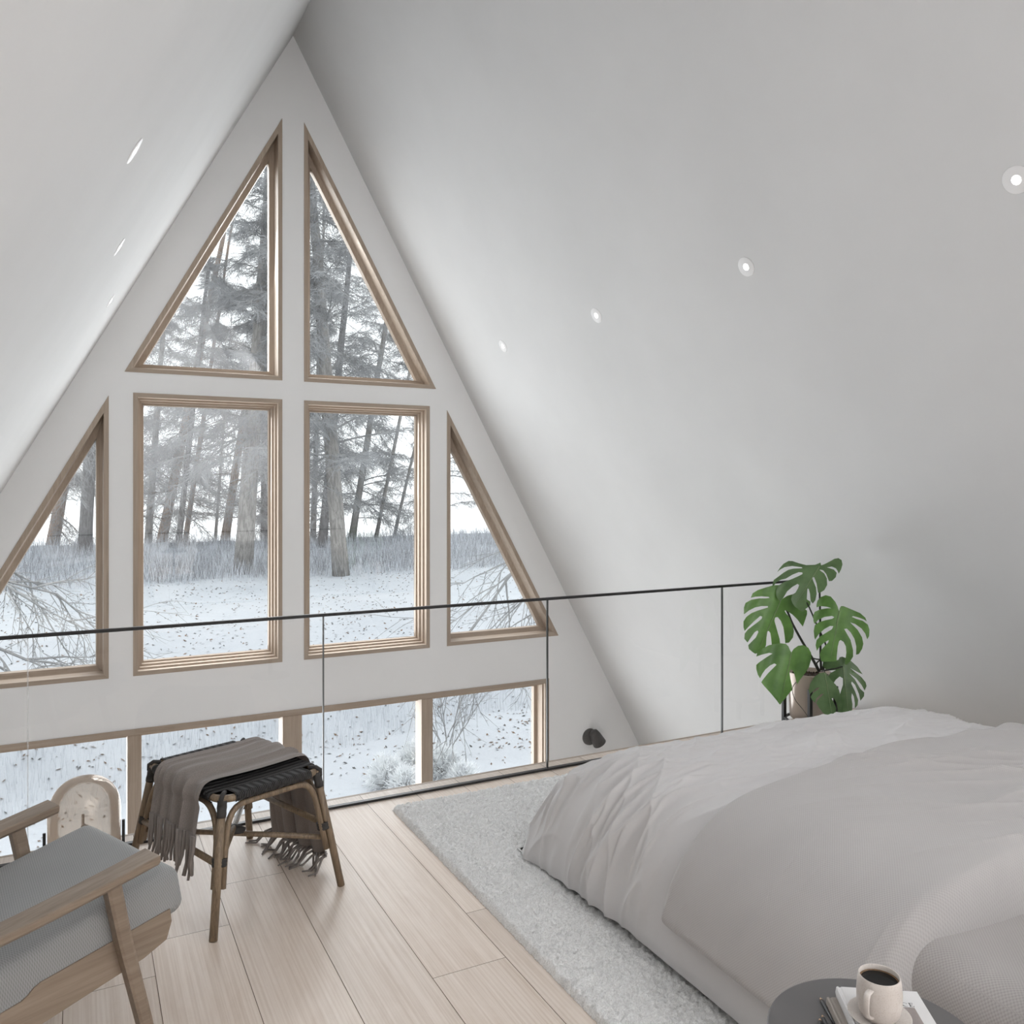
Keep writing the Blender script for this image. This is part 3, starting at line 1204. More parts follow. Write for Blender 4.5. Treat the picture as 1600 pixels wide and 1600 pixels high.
def pencil(p0, p1, label):
    p0, p1 = Vector(p0), Vector(p1)
    d = (p1 - p0)
    o = thing('pencil', label, 'pencil', p0, 0, 'pencils on the side table')
    dn = d.normalized()
    mb = MB()
    mb.tube([dn * 0.012, d], 0.0036, 6)
    mb.build('barrel', M['pencil'], o)
    mb = MB()
    mb.tube([dn * 0.0115, dn * 0.003], [0.0036, 0.0012], 8)
    mb.build('sharpened_wood', M['pencil_wood'], o)
    mb = MB()
    mb.tube([dn * 0.003, dn * 0.0], [0.0012, 0.0004], 6)
    mb.build('lead', M['ink'], o)


pz = TZ + 0.0038
for (u0, v0_, u1, v1_), lb in (((1281, 1558, 1311, 1612), 'black pencil on the side table, the one lying nearest the books'),
                             ((1284, 1585, 1304, 1632), 'black pencil on the side table, middle of the three'),
                             ((1280.5, 1590.5, 1288, 1640), 'black pencil on the side table, farthest from the books')):
    a, b = on(u0, v0_, 2, pz), on(u1, v1_, 2, pz)
    d = (b - a) / np.linalg.norm(b - a)
    pencil(a, a + d * 0.12, lb)

# ------------------------------------------------------------------ woven stool
SC_ = (-1.197, -4.266)
SA = math.atan2(0.356, 0.935)
stool = thing('rattan_stool', 'rattan stool with black woven cord seat and leather bindings', 'stool', (SC_[0], SC_[1], 0), SA)
TU, TV, TZS = 0.212, 0.282, 0.455
corners = [(-1, -1), (1, -1), (1, 1), (-1, 1)]
# top hoop with rounded corners
rad = 0.06
hoop = []
for (a, b), st_ in zip(corners, (180, 270, 0, 90)):
    cx, cy = a * (TU - rad), b * (TV - rad)
    for k in range(9):
        t_ = math.radians(st_ + k * 90 / 8)
        hoop.append((cx + rad * math.cos(t_), cy + rad * math.sin(t_), TZS))
mb = MB()
mb.tube(hoop, 0.0135, 12, closed=True)
mb.build('seat_hoop', M['rattan'], stool)
for a, b in corners:
    top = Vector((a * (TU - 0.012), b * (TV - 0.012), TZS + 0.004))
    bot = Vector((a * 0.272, b * 0.337, 0.0))
    mb = MB()
    mb.tube([bot, bot.lerp(top, 0.5), top], [0.0145, 0.015, 0.0145], 14)
    leg = mb.build('leg', M['rattan'], stool)
    # binding straps
    for t0, t1, rr in ((0.86, 0.985, 0.0165), (0.50, 0.56, 0.026)):
        mb = MB()
        off = Vector((-a * 0.012, -b * 0.012, 0)) if rr > 0.02 else Vector((0, 0, 0))
        N = 5
        pts = [bot.lerp(top, t0 + (t1 - t0) * k / N) + off for k in range(N + 1)]
        mb.tube(pts, [rr + (0.0012 if k % 2 else 0) for k in range(N + 1)], 14)
        mb.build('binding', M['strap'], leg)
    mb = MB()
    mb.tube([top + Vector((-a * .02, -b * .02, .012)), top + Vector((0, 0, .013)), top + Vector((a * .012, b * .012, .002)), top + Vector((a * .012, b * .012, -.02))], 0.0085, 8)
    mb.build('binding', M['strap'], leg)


def leg_pt(a, b, t_):
    return Vector((a * 0.272, b * 0.337, 0.0)).lerp(Vector((a * (TU - .012), b * (TV - .012), TZS)), t_)


# bent hoops under each side: along u (front/back) and along v (sides)
def arch(c1, c2, name):
    (a1, b1), (a2, b2) = c1, c2
    ins = Vector((-a1 * 0.026 if a1 != a2 else -a1 * 0.004, -b1 * 0.026 if b1 != b2 else -b1 * 0.004, 0))
    ins2 = Vector((-a2 * 0.026 if a1 != a2 else -a2 * 0.004, -b2 * 0.026 if b1 != b2 else -b2 * 0.004, 0))
    p0 = leg_pt(a1, b1, 0.34) + ins
    p1 = leg_pt(a1, b1, 0.62) + ins
    q1 = leg_pt(a2, b2, 0.62) + ins2
    q0 = leg_pt(a2, b2, 0.34) + ins2
    zt = TZS - 0.03
    m1 = leg_pt(a1, b1, 0.93) + (leg_pt(a2, b2, 0.93) - leg_pt(a1, b1, 0.93)) * 0.24
    m2 = leg_pt(a1, b1, 0.93) + (leg_pt(a2, b2, 0.93) - leg_pt(a1, b1, 0.93)) * 0.76
    m1.z = m2.z = zt
    pts = [p0, p1] + [Vector(p) for p in bezier(p1, p1 + (p1 - p0).normalized() * 0.09, m1 - (m2 - m1).normalized() * 0.07, m1, 8)][1:] + [Vector(p) for p in bezier(m2, m2 + (m2 - m1).normalized() * 0.07, q1 + (q1 - q0).normalized() * 0.09, q1, 8)] + [q0]
    mb = MB()
    mb.tube(pts, 0.0115, 12)
    mb.build(name, M['rattan'], stool)


for i in range(4):
    arch(corners[i], corners[(i + 1) % 4], 'bent_brace')
# stretchers
for (c1, c2, t_) in (((-1, -1), (-1, 1), 0.53), ((1, -1), (1, 1), 0.53)):
    mb = MB()
    mb.tube([leg_pt(*c1, t_), leg_pt(*c2, t_)], 0.012, 12)
    mb.build('stretcher', M['rattan'], stool)
for (c1, c2, t_) in (((-1, 1), (1, -1), 0.445), ((-1, -1), (1, 1), 0.50)):
    mb = MB()
    mb.tube([leg_pt(*c1, t_), leg_pt(*c2, t_ - 0.02)], 0.0105, 12)
    mb.build('stretcher', M['rattan'], stool)
mb = MB()
mb.tube([(-0.03, 0.03, 0.206), (0, 0, 0.214), (0.03, -0.03, 0.206)], [0.014, 0.021, 0.014], 12)
mb.build('binding', M['strap'], stool)


# woven seat: cords wrapped over the hoop along both ways
def saddle(xs_, ys_):
    return TZS + 0.012 - 0.006 * (1 - (xs_ / TU) ** 2) * (1 - (ys_ / TV) ** 2)


def wrap_profile(m, T, R=0.0165):
    """section of a cord band: flat across, then round the hoop tube at both ends"""
    a = np.linspace(90, -80, 14) * np.pi / 180
    end = [(T + R * math.cos(q), R * math.sin(q)) for q in a]
    mid = [(x, R) for x in np.linspace(-T, T, m)[1:-1]]
    return np.array([(-x, z) for x, z in end[::-1]] + mid + end)


pu = wrap_profile(90, TU)
vlin = np.linspace(-(TV - 0.055), TV - 0.055, 200)
xx, yy = np.meshgrid(pu[:, 0], vlin, indexing='ij')
zz = np.repeat(pu[:, 1][:, None], len(vlin), 1) + TZS
zz = zz - 0.006 * np.clip(1 - (xx / TU) ** 2, 0, 1) * (1 - (yy / TV) ** 2) + 0.0014 * np.sin(yy * 2 * np.pi / 0.009)
mesh_np('seat', np.stack([xx, yy, zz], -1).reshape(-1, 3), grid_faces(*xx.shape), M['cord'], stool, True, np.stack([yy, xx], -1).reshape(-1, 2))
pv = wrap_profile(110, TV)
ulin = np.linspace(-(TU - 0.05), TU - 0.05, 170)
xx, yy = np.meshgrid(ulin, pv[:, 0], indexing='ij')
zz = np.repeat(pv[:, 1][None, :], len(ulin), 0) + TZS + 0.001
zz = zz - 0.006 * np.clip(1 - (xx / TU) ** 2, 0, 1) * np.clip(1 - (yy / TV) ** 2, 0, 1) + 0.0014 * np.sin(xx * 2 * np.pi / 0.009)
zz -= 0.008 * (np.abs(yy) < TV - 0.055)
mesh_np('seat_wrap', np.stack([xx, yy, zz], -1).reshape(-1, 3), grid_faces(*xx.shape), M['cord'], stool, True, np.stack([xx, yy], -1).reshape(-1, 2))

mb = MB()
mb.box((-TU + 0.012, -TV + 0.012, TZS - 0.014), (TU - 0.012, TV - 0.012, TZS - 0.010))
mb.build('seat_underside', M['cord'], stool)

# ------------------------------------------------------------------ blanket over the stool
bw0, bw1 = -0.185, 0.165     # across the stool (v)
path = catmull([(-0.254, 0.315), (-0.248, 0.35), (-0.241, 0.39), (-0.235, 0.42), (-0.238, 0.452), (-0.218, 0.487), (-0.17, 0.494), (-0.08, 0.492), (0.02, 0.490), (0.12, 0.492), (0.185, 0.494), (0.226, 0.482), (0.246, 0.435), (0.255, 0.36), (0.27, 0.27), (0.285, 0.18), (0.30, 0.09), (0.312, 0.04)], 12)
path = np.array(path)
pl = np.concatenate([[0], np.cumsum(np.linalg.norm(np.diff(path, axis=0), axis=1))])
nu, nv = 200, 150
Sg, Wg = np.meshgrid(np.linspace(0, pl[-1], nu), np.linspace(0, 1, nv), indexing='ij')
ux = np.interp(Sg, pl, path[:, 0])
uz = np.interp(Sg, pl, path[:, 1])
du, dz = np.gradient(ux, axis=0), np.gradient(uz, axis=0)
ll = np.hypot(du, dz)
nxv, nzv = -dz / ll, du / ll
flare = sstep(0.55, 1.0, Sg / pl[-1])
drift = 0.06 * (Sg / pl[-1] - 0.3)
vv = bw0 + (bw1 - bw0) * Wg + drift + (Wg - 0.5) * 0.07 * flare
ph = Wg * 2 * np.pi * 4.2 + 0.6 * perlin(Wg * 5 + 1, Sg * 2.2)
pleat = (0.5 + 0.5 * np.sin(ph)) ** 1.5 * (0.008 + 0.010 * (np.abs(Sg / pl[-1] - 0.45) * 2))
pleat += 0.010 * (np.abs((Wg * 3.2 + 0.25 * Sg) % 1 - 0.5) * 2) ** 6
pleat += perlin(Wg * 6, Sg * 4) * 0.005
sgn = np.where(Sg > pl[-1] * 0.6, 1, 1)
ux = ux + nxv * pleat * sgn
uz = uz + nzv * pleat
bp = np.stack([ux, vv, np.maximum(uz, 0.012)], -1)
blk = thing('throw_blanket', 'taupe wool throw with fringed ends draped across the stool', 'blanket', (SC_[0], SC_[1], 0), SA)
mesh_np('cloth', bp.reshape(-1, 3), grid_faces(nu, nv), M['blanket'], blk, True, np.stack([Sg, vv], -1).reshape(-1, 2))
# fringes at both ends
mb = MB()
nfr = 30
for k in range(nfr):
    j = int((k + 0.5) / nfr * (nv - 1))
    p = Vector(bp[0, j])
    ln = random.uniform(0.115, 0.155)
    sw = random.uniform(-0.012, 0.012)
    pts = [p + Vector((0, 0, 0.006)), p + Vector((-0.004, sw * .3, -ln * .35)), p + Vector((-0.008 + random.uniform(-.006, .006), sw * .7, -ln * .7)), p + Vector((-0.010 + random.uniform(-.012, .012), sw, -ln))]
    mb.tube(pts, [0.0072, 0.0066, 0.0062, 0.005], 7)
mb.build('fringe', M['blanket'], blk)
mb = MB()
for k in range(nfr):
    j = int((k + 0.5) / nfr * (nv - 1))
    if Wg[0, j] > 0.62 and k % 3:
        pass
    p = Vector(bp[-1, j])
    ln = random.uniform(0.07, 0.12)
    an = random.uniform(-1.2, 0.9)
    dr = Vector((-math.cos(an) if random.random() < .75 else math.cos(an), math.sin(an), 0))
    pts = [p + Vector((0, 0, 0.012)), p + dr * ln * .3 + Vector((0, 0, 0.002)), p + dr * ln * .65 + Vector((0, 0, 0.006 - p.z)), p + dr * ln + Vector((0, random.uniform(-.02, .02), 0.005 - p.z))]
    mb.tube(pts, [0.0055, 0.005, 0.0045, 0.003], 7)
mb.build('fringe', M['blanket'], blk)

# ------------------------------------------------------------------ armchair
AF = Vector((0.905, 0.426, 0))
AA = math.atan2(0.426, 0.905)
AO = (-1.695, -5.037)
ac = thing('armchair', 'low wooden armchair with grey ribbed seat cushion and flat armrests', 'armchair', (AO[0], AO[1], 0), AA)
HWA = 0.33
mtxs = {}
for s_ in (-1, 1):
    # armrest: flat board, slightly lower to the back (x forward, y sideways)
    mb = MB()
    n = 26
    V = []
    for i in range(n + 1):
        x = -0.70 + 0.70 * i / n
        zt = 0.60 - 0.075 * (-x / 0.7) ** 1.0 - 0.012 * math.sin(math.pi * i / n)
        wd = 0.041 - 0.006 * (1 - i / n)
        V.append((x, zt, wd))
    ring = []
    for x, zt, wd in V:
        sec = [(-wd, 0), (-wd + .004, .003), (wd - .004, .003), (wd, 0), (wd, -.014), (wd - .010, -.024), (-wd + .010, -.024), (-wd, -.014)]
        ring.append([mb.bm.verts.new((x, s_ * (HWA - 0.041) + a, zt - 0.003 + b)) for a, b in sec])
    for A, B in zip(ring, ring[1:]):
        for k in range(8):
            mb.bm.faces.new((A[k], A[(k + 1) % 8], B[(k + 1) % 8], B[k]))
    mb.bm.faces.new(ring[0][::-1])
    mb.bm.faces.new(ring[-1])
    mb.build('armrest', M['chair_wood'], ac)
    # front leg, leaning forward to the floor, wider at the top
    yl = s_ * (HWA - 0.047)
    mb = MB()
    pts = [(-0.113, 0.572), (-0.079, 0.40), (-0.022, 0.16), (0.013, 0.0)]
    prev = None
    rings = []
    for (x, z), wd in zip(pts, (0.0195, 0.0185, 0.017, 0.014)):
        rings.append([mb.bm.verts.new((x + a * wd, yl + b * 0.015, z)) for a, b in ((-1, -1), (-.6, -1.25), (.6, -1.25), (1, -1), (1, 1), (.6, 1.25), (-.6, 1.25), (-1, 1))])
    for A, B in zip(rings, rings[1:]):
        for k in range(8):
            mb.bm.faces.new((A[k], A[(k + 1) % 8], B[(k + 1) % 8], B[k]))
    mb.bm.faces.new(rings[0][::-1])
    mb.bm.faces.new(rings[-1])
    mb.build('leg', M['chair_wood'], ac)
    # rear leg
    mb = MB()
    mb.tube([(-0.62, yl, 0.53), (-0.70, yl, 0.25), (-0.76, yl, 0.0)], [0.02, 0.019, 0.014], 10)
    mb.build('leg', M['chair_wood'], ac)
    # seat rail: sloping board with a stepped upper edge
    yr = s_ * (HWA - 0.075)
    DZR = 0.088
    prof_ = [(x_ + 0.02, z_ + DZR) for x_, z_ in [(0.045, 0.325), (0.05, 0.29), (0.035, 0.245), (-0.03, 0.222), (-0.66, 0.115), (-0.68, 0.16), (-0.68, 0.205), (-0.34, 0.255), (-0.325, 0.262), (-0.31, 0.275), (-0.295, 0.281)]]
    mb = MB()
    mb.prism([(x, yr - 0.011, z) for x, z in prof_], (0, 0.022, 0))
    mb.build('seat_rail', M['chair_wood'], ac)
# front and back cross rails
mb = MB()
mb.prism([(0.02, -0.244, 0.41), (0.04, -0.244, 0.41), (0.035, -0.244, 0.36), (0.02, -0.244, 0.36)], (0, 0.488, 0))
mb.build('cross_rail', M['chair_wood'], ac)
mb = MB()
mb.prism([(-0.66, -0.25, 0.19), (-0.64, -0.25, 0.19), (-0.64, -0.25, 0.13), (-0.66, -0.25, 0.13)], (0, 0.50, 0))
mb.build('cross_rail', M['chair_wood'], ac)
mb = MB()
mb.box((-0.13, -0.244, 0.285), (-0.095, 0.244, 0.32), bev=0.004)
mb.build('cross_rail', M['chair_wood'], ac)
# seat cushion, tilted back
cu = rounded_box('seat_cushion', (-0.36, -0.262, -0.068), (0.36, 0.262, 0.068), 0.036, M['cushion'], ac, 0.004, 44)
cu.location = (-0.243, 0, 0.392)
cu.rotation_euler = (0, math.radians(-10.5), 0)
cu2 = rounded_box('back_cushion', (-0.06, -0.25, -0.3), (0.06, 0.25, 0.3), 0.05, M['cushion'], ac, 0.0, 30)
cu2.location = (-0.74, 0, 0.62)
cu2.rotation_euler = (0, math.radians(-16), 0)
for s_ in (-1, 1):
    mb = MB()
    mb.tube([(-0.70, s_ * 0.285, 0.18), (-0.93, s_ * 0.285, 0.92)], 0.017, 10)
    mb.build('back_post', M['chair_wood'], ac)
mb = MB()
mb.tube([(-0.93, -0.29, 0.91), (-0.93, 0.29, 0.91)], 0.02, 10)
mb.build('back_rail', M['chair_wood'], ac)

# ------------------------------------------------------------------ glass dome lamp
lamp = thing('glass_dome_lamp', 'smoked glass dome lamp on black rods behind the armchair', 'lamp', (-1.727, -4.10, 0))
mb = MB()
R_, zt = 0.128, 0.455
profd = [(R_ - 0.008, 0.05), (R_, 0.08), (R_, 0.32)]
for k in range(1, 13):
    t_ = math.radians(90 * k / 12)
    profd.append((R_ * max(math.cos(t_), 0) ** 0.8, 0.32 + (zt - 0.32) * math.sin(t_)))
mb.lathe(profd, 72)
mb.build('glass_dome', M['smoked'], lamp)
mb = MB()
mb.lathe([(0, 0.0), (0.10, 0.0), (0.105, 0.01), (0.105, 0.035), (0.0, 0.04)], 56)
mb.build('base', M['black'], lamp)
for k in range(4):
    a = math.radians(90 * k + 2)
    x, y = 0.137 * math.cos(a), 0.137 * math.sin(a)
    mb = MB()
    mb.tube([(x * .7, y * .7, 0.02), (x, y, 0.022), (x, y, 0.264)], 0.0055, 10)
    mb.build('rod', M['black'], lamp)
mb = MB()
mb.tube([(0, 0, 0.04), (0, 0, 0.235)], 0.006, 12)
mb.build('bulb_holder', M['black'], lamp)
mb = MB()
mb.lathe([(0.005, 0.235), (0.012, 0.243), (0.0155, 0.256), (0.012, 0.268), (0, 0.274)], 32)
mb.build('bulb', M['rail_glass'], lamp)

# ------------------------------------------------------------------ plant stand and monstera
PX, PY = 2.25, -4.0
stand = thing('plant_stand', 'black metal plant stand behind the bed holding the pot', 'plant stand', (PX, PY, 0))
for k in range(4):
    a = TH * -1 + math.radians(28 + 90 * k)
    a = math.radians(-27 + 71 + 90 * k)
    x, y = 0.150 * math.cos(a), 0.150 * math.sin(a)
    mb = MB()
    mb.box((x - 0.011, y - 0.011, 0), (x + 0.011, y + 0.011, 0.36), bev=0.002)
    mb.build('leg', M['black'], stand)
mb = MB()
mb.tube([(0.142 * math.cos(t_), 0.142 * math.sin(t_), 0.145) for t_ in np.linspace(0, 2 * math.pi, 33)[:-1]], 0.009, 8, closed=True)
mb.box((-0.15, -0.012, 0.136), (0.15, 0.012, 0.152))
mb.box((-0.012, -0.15, 0.136), (0.012, 0.15, 0.152))
mb.build('ring', M['black'], stand)

pl_ = thing('potted_monstera', 'monstera plant with split green leaves in a taupe pot', 'plant', (PX, PY, 0))
mb = MB()
mb.lathe([(0, 0.155), (0.108, 0.153), (0.118, 0.165), (0.128, 0.43), (0.129, 0.437), (0.125, 0.437), (0.122, 0.40), (0, 0.40)], 64)
mb.build('pot', M['pot'], pl_)
mb = MB()
for k in range(60):
    a, r = random.uniform(0, 6.28), 0.112 * random.random() ** .5
    mb.lathe([(0, -0.006), (0.012, 0.0), (0, 0.012)], 6, centre=(r * math.cos(a), r * math.sin(a), 0.413))
mb.lathe([(0, 0.418), (0.08, 0.414), (0.121, 0.41)], 32)
mb.build('soil', M['soil'], pl_)

LEAVES = {
    'a': [(910,195),(870,212),(800,215),(740,200),(690,183),(660,182),(620,205),(590,240),(572,270),(595,250),(630,231),(690,222),(765,232),(768,240),(700,242),(660,251),(620,275),(580,305),(545,330),(535,360),(537,382),(550,370),(565,350),(600,330),(640,320),(690,290),(740,270),(768,272),(770,284),(740,300),(690,322),(620,350),(580,375),(563,410),(565,450),(580,485),(595,497),(620,470),(650,420),(690,385),(730,362),(743,370),(735,395),(715,430),(690,445),(680,480),(690,510),(710,540),(750,570),(775,578),(795,555),(800,520),(805,440),(808,398),(818,400),(828,440),(833,495),(850,515),(870,490),(880,440),(875,390),(850,330),(845,308),(862,310),(880,360),(890,430),(905,432),(940,410),(962,370),(960,320),(940,280),(905,255),(902,249),(930,255),(955,285),(970,325),(975,340),(1000,338),(1030,310),(1037,275),(1015,250),(960,232),(1000,227),(1030,240),(1045,262),(1052,283),(1070,250),(1082,210),(1075,175),(1050,160),(1020,165),(985,185),(940,208),(915,217)],
    'b': [(585,370),(540,372),(480,390),(420,410),(380,435),(365,470),(400,462),(450,458),(505,463),(513,471),(480,475),(430,475),(370,485),(325,510),(312,545),(312,600),(350,570),(400,545),(450,535),(498,535),(500,545),(470,555),(420,570),(370,590),(330,620),(308,655),(308,700),(318,730),(345,700),(390,655),(440,612),(455,618),(450,635),(420,660),(380,690),(340,720),(318,750),(315,790),(340,820),(360,790),(395,740),(418,725),(425,738),(405,780),(370,815),(345,840),(350,870),(380,895),(400,908),(430,900),(465,880),(485,840),(488,780),(495,735),(505,728),(518,745),(525,790),(530,850),(535,900),(545,925),(560,920),(590,890),(598,850),(590,790),(570,720),(550,650),(555,625),(575,620),(600,650),(620,700),(630,770),(635,825),(665,820),(695,780),(703,730),(690,680),(665,620),(640,590),(630,572),(640,568),(690,600),(730,640),(760,680),(772,695),(785,660),(805,600),(805,570),(790,560),(830,530),(832,500),(815,490),(760,450),(700,440),(650,455),(610,480),(597,497),(588,470),(580,420)],
    'c': [(1055,575),(1045,540),(1025,500),(990,460),(950,450),(910,465),(885,495),(878,530),(880,545),(910,535),(960,540),(995,552),(960,552),(910,560),(865,580),(852,610),(855,650),(862,675),(890,645),(940,620),(1000,612),(1018,622),(1000,635),(950,645),(900,660),(865,685),(857,730),(862,780),(868,797),(900,750),(940,715),(985,690),(1010,692),(1000,715),(960,740),(910,770),(880,800),(872,840),(882,885),(905,850),(940,820),(975,800),(970,820),(940,850),(915,880),(905,915),(915,960),(925,970),(1000,968),(1035,965),(1038,920),(1045,850),(1055,810),(1068,800),(1090,815),(1108,850),(1112,900),(1105,950),(1098,985),(1110,995),(1140,970),(1165,930),(1165,880),(1145,800),(1110,740),(1095,714),(1115,710),(1145,740),(1175,790),(1190,850),(1188,915),(1210,910),(1235,870),(1245,830),(1235,780),(1200,720),(1150,670),(1142,662),(1180,675),(1230,710),(1260,750),(1275,795),(1290,770),(1293,720),(1280,680),(1240,650),(1190,635),(1155,619),(1165,613),(1210,625),(1250,640),(1272,655),(1260,625),(1220,590),(1150,560),(1090,535),(1070,535),(1060,552)],
    'd': [(683,897),(700,870),(735,845),(775,840),(815,860),(837,900),(838,950),(820,1010),(790,1060),(750,1110),(730,1145),(722,1130),(715,1100),(705,1060),(690,1035),(675,1030),(668,1050),(675,1100),(688,1160),(690,1190),(670,1210),(640,1250),(610,1285),(595,1305),(588,1300),(570,1275),(520,1215),(470,1160),(447,1130),(460,1110),(500,1060),(540,1020),(567,993),(550,983),(515,1000),(480,1030),(455,1065),(438,1100),(420,1070),(408,1025),(408,995),(430,975),(480,940),(520,915),(535,906),(510,900),(450,915),(408,930),(415,905),(450,870),(510,840),(560,830),(600,825),(640,830),(660,850),(672,880)],
    'e': [(940,1052),(900,1060),(860,1090),(830,1140),(818,1190),(825,1225),(850,1200),(880,1175),(905,1170),(890,1187),(850,1215),(832,1245),(845,1270),(868,1290),(878,1255),(915,1222),(935,1218),(920,1237),(890,1267),(877,1292),(900,1330),(930,1370),(980,1400),(1030,1390),(1032,1330),(1010,1280),(997,1257),(1012,1252),(1035,1290),(1045,1340),(1048,1385),(1080,1380),(1085,1330),(1075,1270),(1065,1235),(1055,1190),(1030,1150),(990,1110),(970,1080),(955,1060)],
    'f': [(1060,935),(1080,930),(1105,940),(1150,965),(1200,1010),(1240,1070),(1200,1050),(1140,1018),(1180,1050),(1230,1090),(1262,1130),(1270,1160),(1255,1195),(1230,1150),(1190,1100),(1135,1060),(1180,1110),(1220,1180),(1252,1210),(1250,1240),(1222,1275),(1210,1220),(1180,1150),(1155,1125),(1150,1140),(1180,1200),(1205,1270),(1200,1310),(1178,1335),(1178,1290),(1170,1240),(1155,1215),(1152,1250),(1160,1300),(1155,1385),(1085,1400),(1075,1320),(1060,1230),(1085,1150),(1085,1100),(1060,1085),(1030,1110),(1005,1150),(990,1180),(970,1130),(965,1090),(985,1060),(1030,1035),(960,1040),(925,1000),(930,970),(1000,965),(1050,955)],
}
# leaf base, tip (same tracing frame), plane tilt and arching
LEAFINFO = {
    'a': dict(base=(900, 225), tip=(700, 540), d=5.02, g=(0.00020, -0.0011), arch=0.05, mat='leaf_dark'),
    'b': dict(base=(597, 497), tip=(420, 890), d=5.00, g=(0.00045, -0.0004), arch=0.045, mat='leaf'),
    'c': dict(base=(1057, 572), tip=(985, 960), d=4.98, g=(-0.0003, -0.0004), arch=0.045, mat='leaf'),
    'd': dict(base=(683, 897), tip=(592, 1300), d=4.92, g=(0.0002, -0.0005), arch=0.04, mat='leaf'),
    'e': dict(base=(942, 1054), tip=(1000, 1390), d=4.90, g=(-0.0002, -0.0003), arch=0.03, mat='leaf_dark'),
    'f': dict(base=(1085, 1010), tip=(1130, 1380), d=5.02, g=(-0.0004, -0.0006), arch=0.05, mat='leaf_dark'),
}


def leaf_point(px, py, inf):
    """a leaf's own curved sheet: a tilted plane that arches away from its midrib and droops to its tip"""
    bx, by = inf['base']
    tx, ty = inf['tip']
    ax = np.array([tx - bx, ty - by], float)
    L = np.linalg.norm(ax)
    ax /= L
    r = np.array([px - bx, py - by])
    along = r @ ax
    acr = r @ np.array([-ax[1], ax[0]])
    d = inf['d'] + inf['g'][0] * (px - bx) * 0.5 + inf['g'][1] * (py - by) * 0.3
    d += inf['arch'] * (abs(acr) / 200.0) ** 1.5 + inf['arch'] * 0.5 * (max(along, 0) / L) ** 2 - 0.02 * math.sin(acr / 28.0) * abs(acr) / 400
    return at_depth(1100 + px / 5.0, 840 + py / 5.0, d)


def inside_poly(x, y, poly):
    r = False
    n = len(poly)
    for i in range(n):
        (ax, ay), (bx, by) = poly[i], poly[(i + 1) % n]
        if (ay > y) != (by > y) and x < (bx - ax) * (y - ay) / (by - ay) + ax:
            r = not r
    return r


plv = Vector((PX, PY, 0))
leafbase = {}
for key, poly in LEAVES.items():
    inf = LEAFINFO[key]
    pts = [Vector(p) for p in poly]
    edges = [(i, (i + 1) % len(poly)) for i in range(len(poly))]
    xs_ = [p[0] for p in poly]
    ys_ = [p[1] for p in poly]
    extra = [Vector((x, y)) for x in range(min(xs_), max(xs_), 22) for y in range(min(ys_), max(ys_), 22) if inside_poly(x, y, poly)]
    vs, es, fs, *_ = delaunay_2d_cdt(pts + extra, edges, [], 0, 1e-4)
    bm = bmesh.new()
    V = [bm.verts.new(Vector(leaf_point(v.x, v.y, inf)) - plv) for v in vs]
    for f in fs:
        c = sum((vs[i] for i in f), Vector((0, 0))) / len(f)
        if inside_poly(c.x, c.y, poly):
            ff = bm.faces.new([V[i] for i in f])
            ff.smooth = True
    bmesh.ops.recalc_face_normals(bm, faces=bm.faces)
    me = bpy.data.meshes.new('leaf')
    bm.to_mesh(me)
    bm.free()
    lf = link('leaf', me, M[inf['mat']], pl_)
    bx, by = inf['base']
    tx, ty = inf['tip']
    mb = MB()
    rib = []
    for k in range(13):
        t_ = k / 13.0
        q = leaf_point(bx + (tx - bx) * t_, by + (ty - by) * t_, inf)
        rib.append(Vector(q) - plv - Vector(ray(800, 756)) * 0.003)
    mb.tube(rib, [0.0028 * (1 - 0.75 * k / 13) for k in range(13)], 6)
    mb.build('midrib', M['midrib'], lf)
    leafbase[key] = Vector(leaf_point(bx, by, inf)) - plv

root = Vector((0.02, 0.0, 0.41))


def stem(name, pts, r0, r1):
    pp = catmull([tuple(p) for p in pts], 8)
    mb = MB()
    n = len(pp)
    mb.tube(pp, [r0 + (r1 - r0) * k / (n - 1) for k in range(n)], 8)
    mb.build(name, M['stem'], pl_)


def P5(px, py, d):
    return Vector(at_depth(1100 + px / 5.0, 840 + py / 5.0, d)) - plv


stem('stem', [P5(900, 1045, 5.08), P5(840, 935, 5.08), P5(760, 800, 5.07), P5(690, 670, 5.06), P5(650, 575, 5.06), P5(600, 500, 5.01)], 0.009, 0.0055)
stem('stem', [P5(915, 1035, 5.10), P5(910, 900, 5.10), P5(907, 600, 5.09), P5(903, 430, 5.08), P5(898, 240, 5.03)], 0.0075, 0.005)
stem('stem', [P5(925, 1035, 5.11), P5(955, 860, 5.10), P5(880, 680, 5.10), P5(820, 540, 5.09), P5(800, 505, 5.06)], 0.0055, 0.004)
stem('stem', [P5(905, 1045, 5.06), P5(880, 985, 5.04), P5(905, 955, 5.03), P5(860, 945, 5.00), P5(690, 895, 4.93)], 0.005, 0.0035)
stem('stem', [P5(930, 1040, 5.06), P5(985, 1030, 5.00), P5(1040, 1020, 5.0), P5(1082, 1008, 5.02)], 0.005, 0.0035)
stem('stem', [P5(920, 1045, 5.0), P5(935, 1040, 4.94), P5(945, 1056, 4.90)], 0.004, 0.003)
stem('stem', [P5(930, 1035, 5.12), P5(960, 960, 5.1), P5(1030, 830, 5.05), P5(1060, 700, 5.02), P5(1057, 576, 4.99)], 0.006, 0.004)
stem('aerial_root', [P5(738, 1110, 4.97), P5(700, 1155, 4.965), P5(690, 1200, 4.965), P5(715, 1270, 4.965), P5(770, 1340, 4.965), P5(810, 1395, 4.965)], 0.002, 0.0014)
stem('aerial_root', [P5(625, 1260, 5.06), P5(622, 1290, 5.06), P5(630, 1325, 5.06)], 0.0014, 0.001)


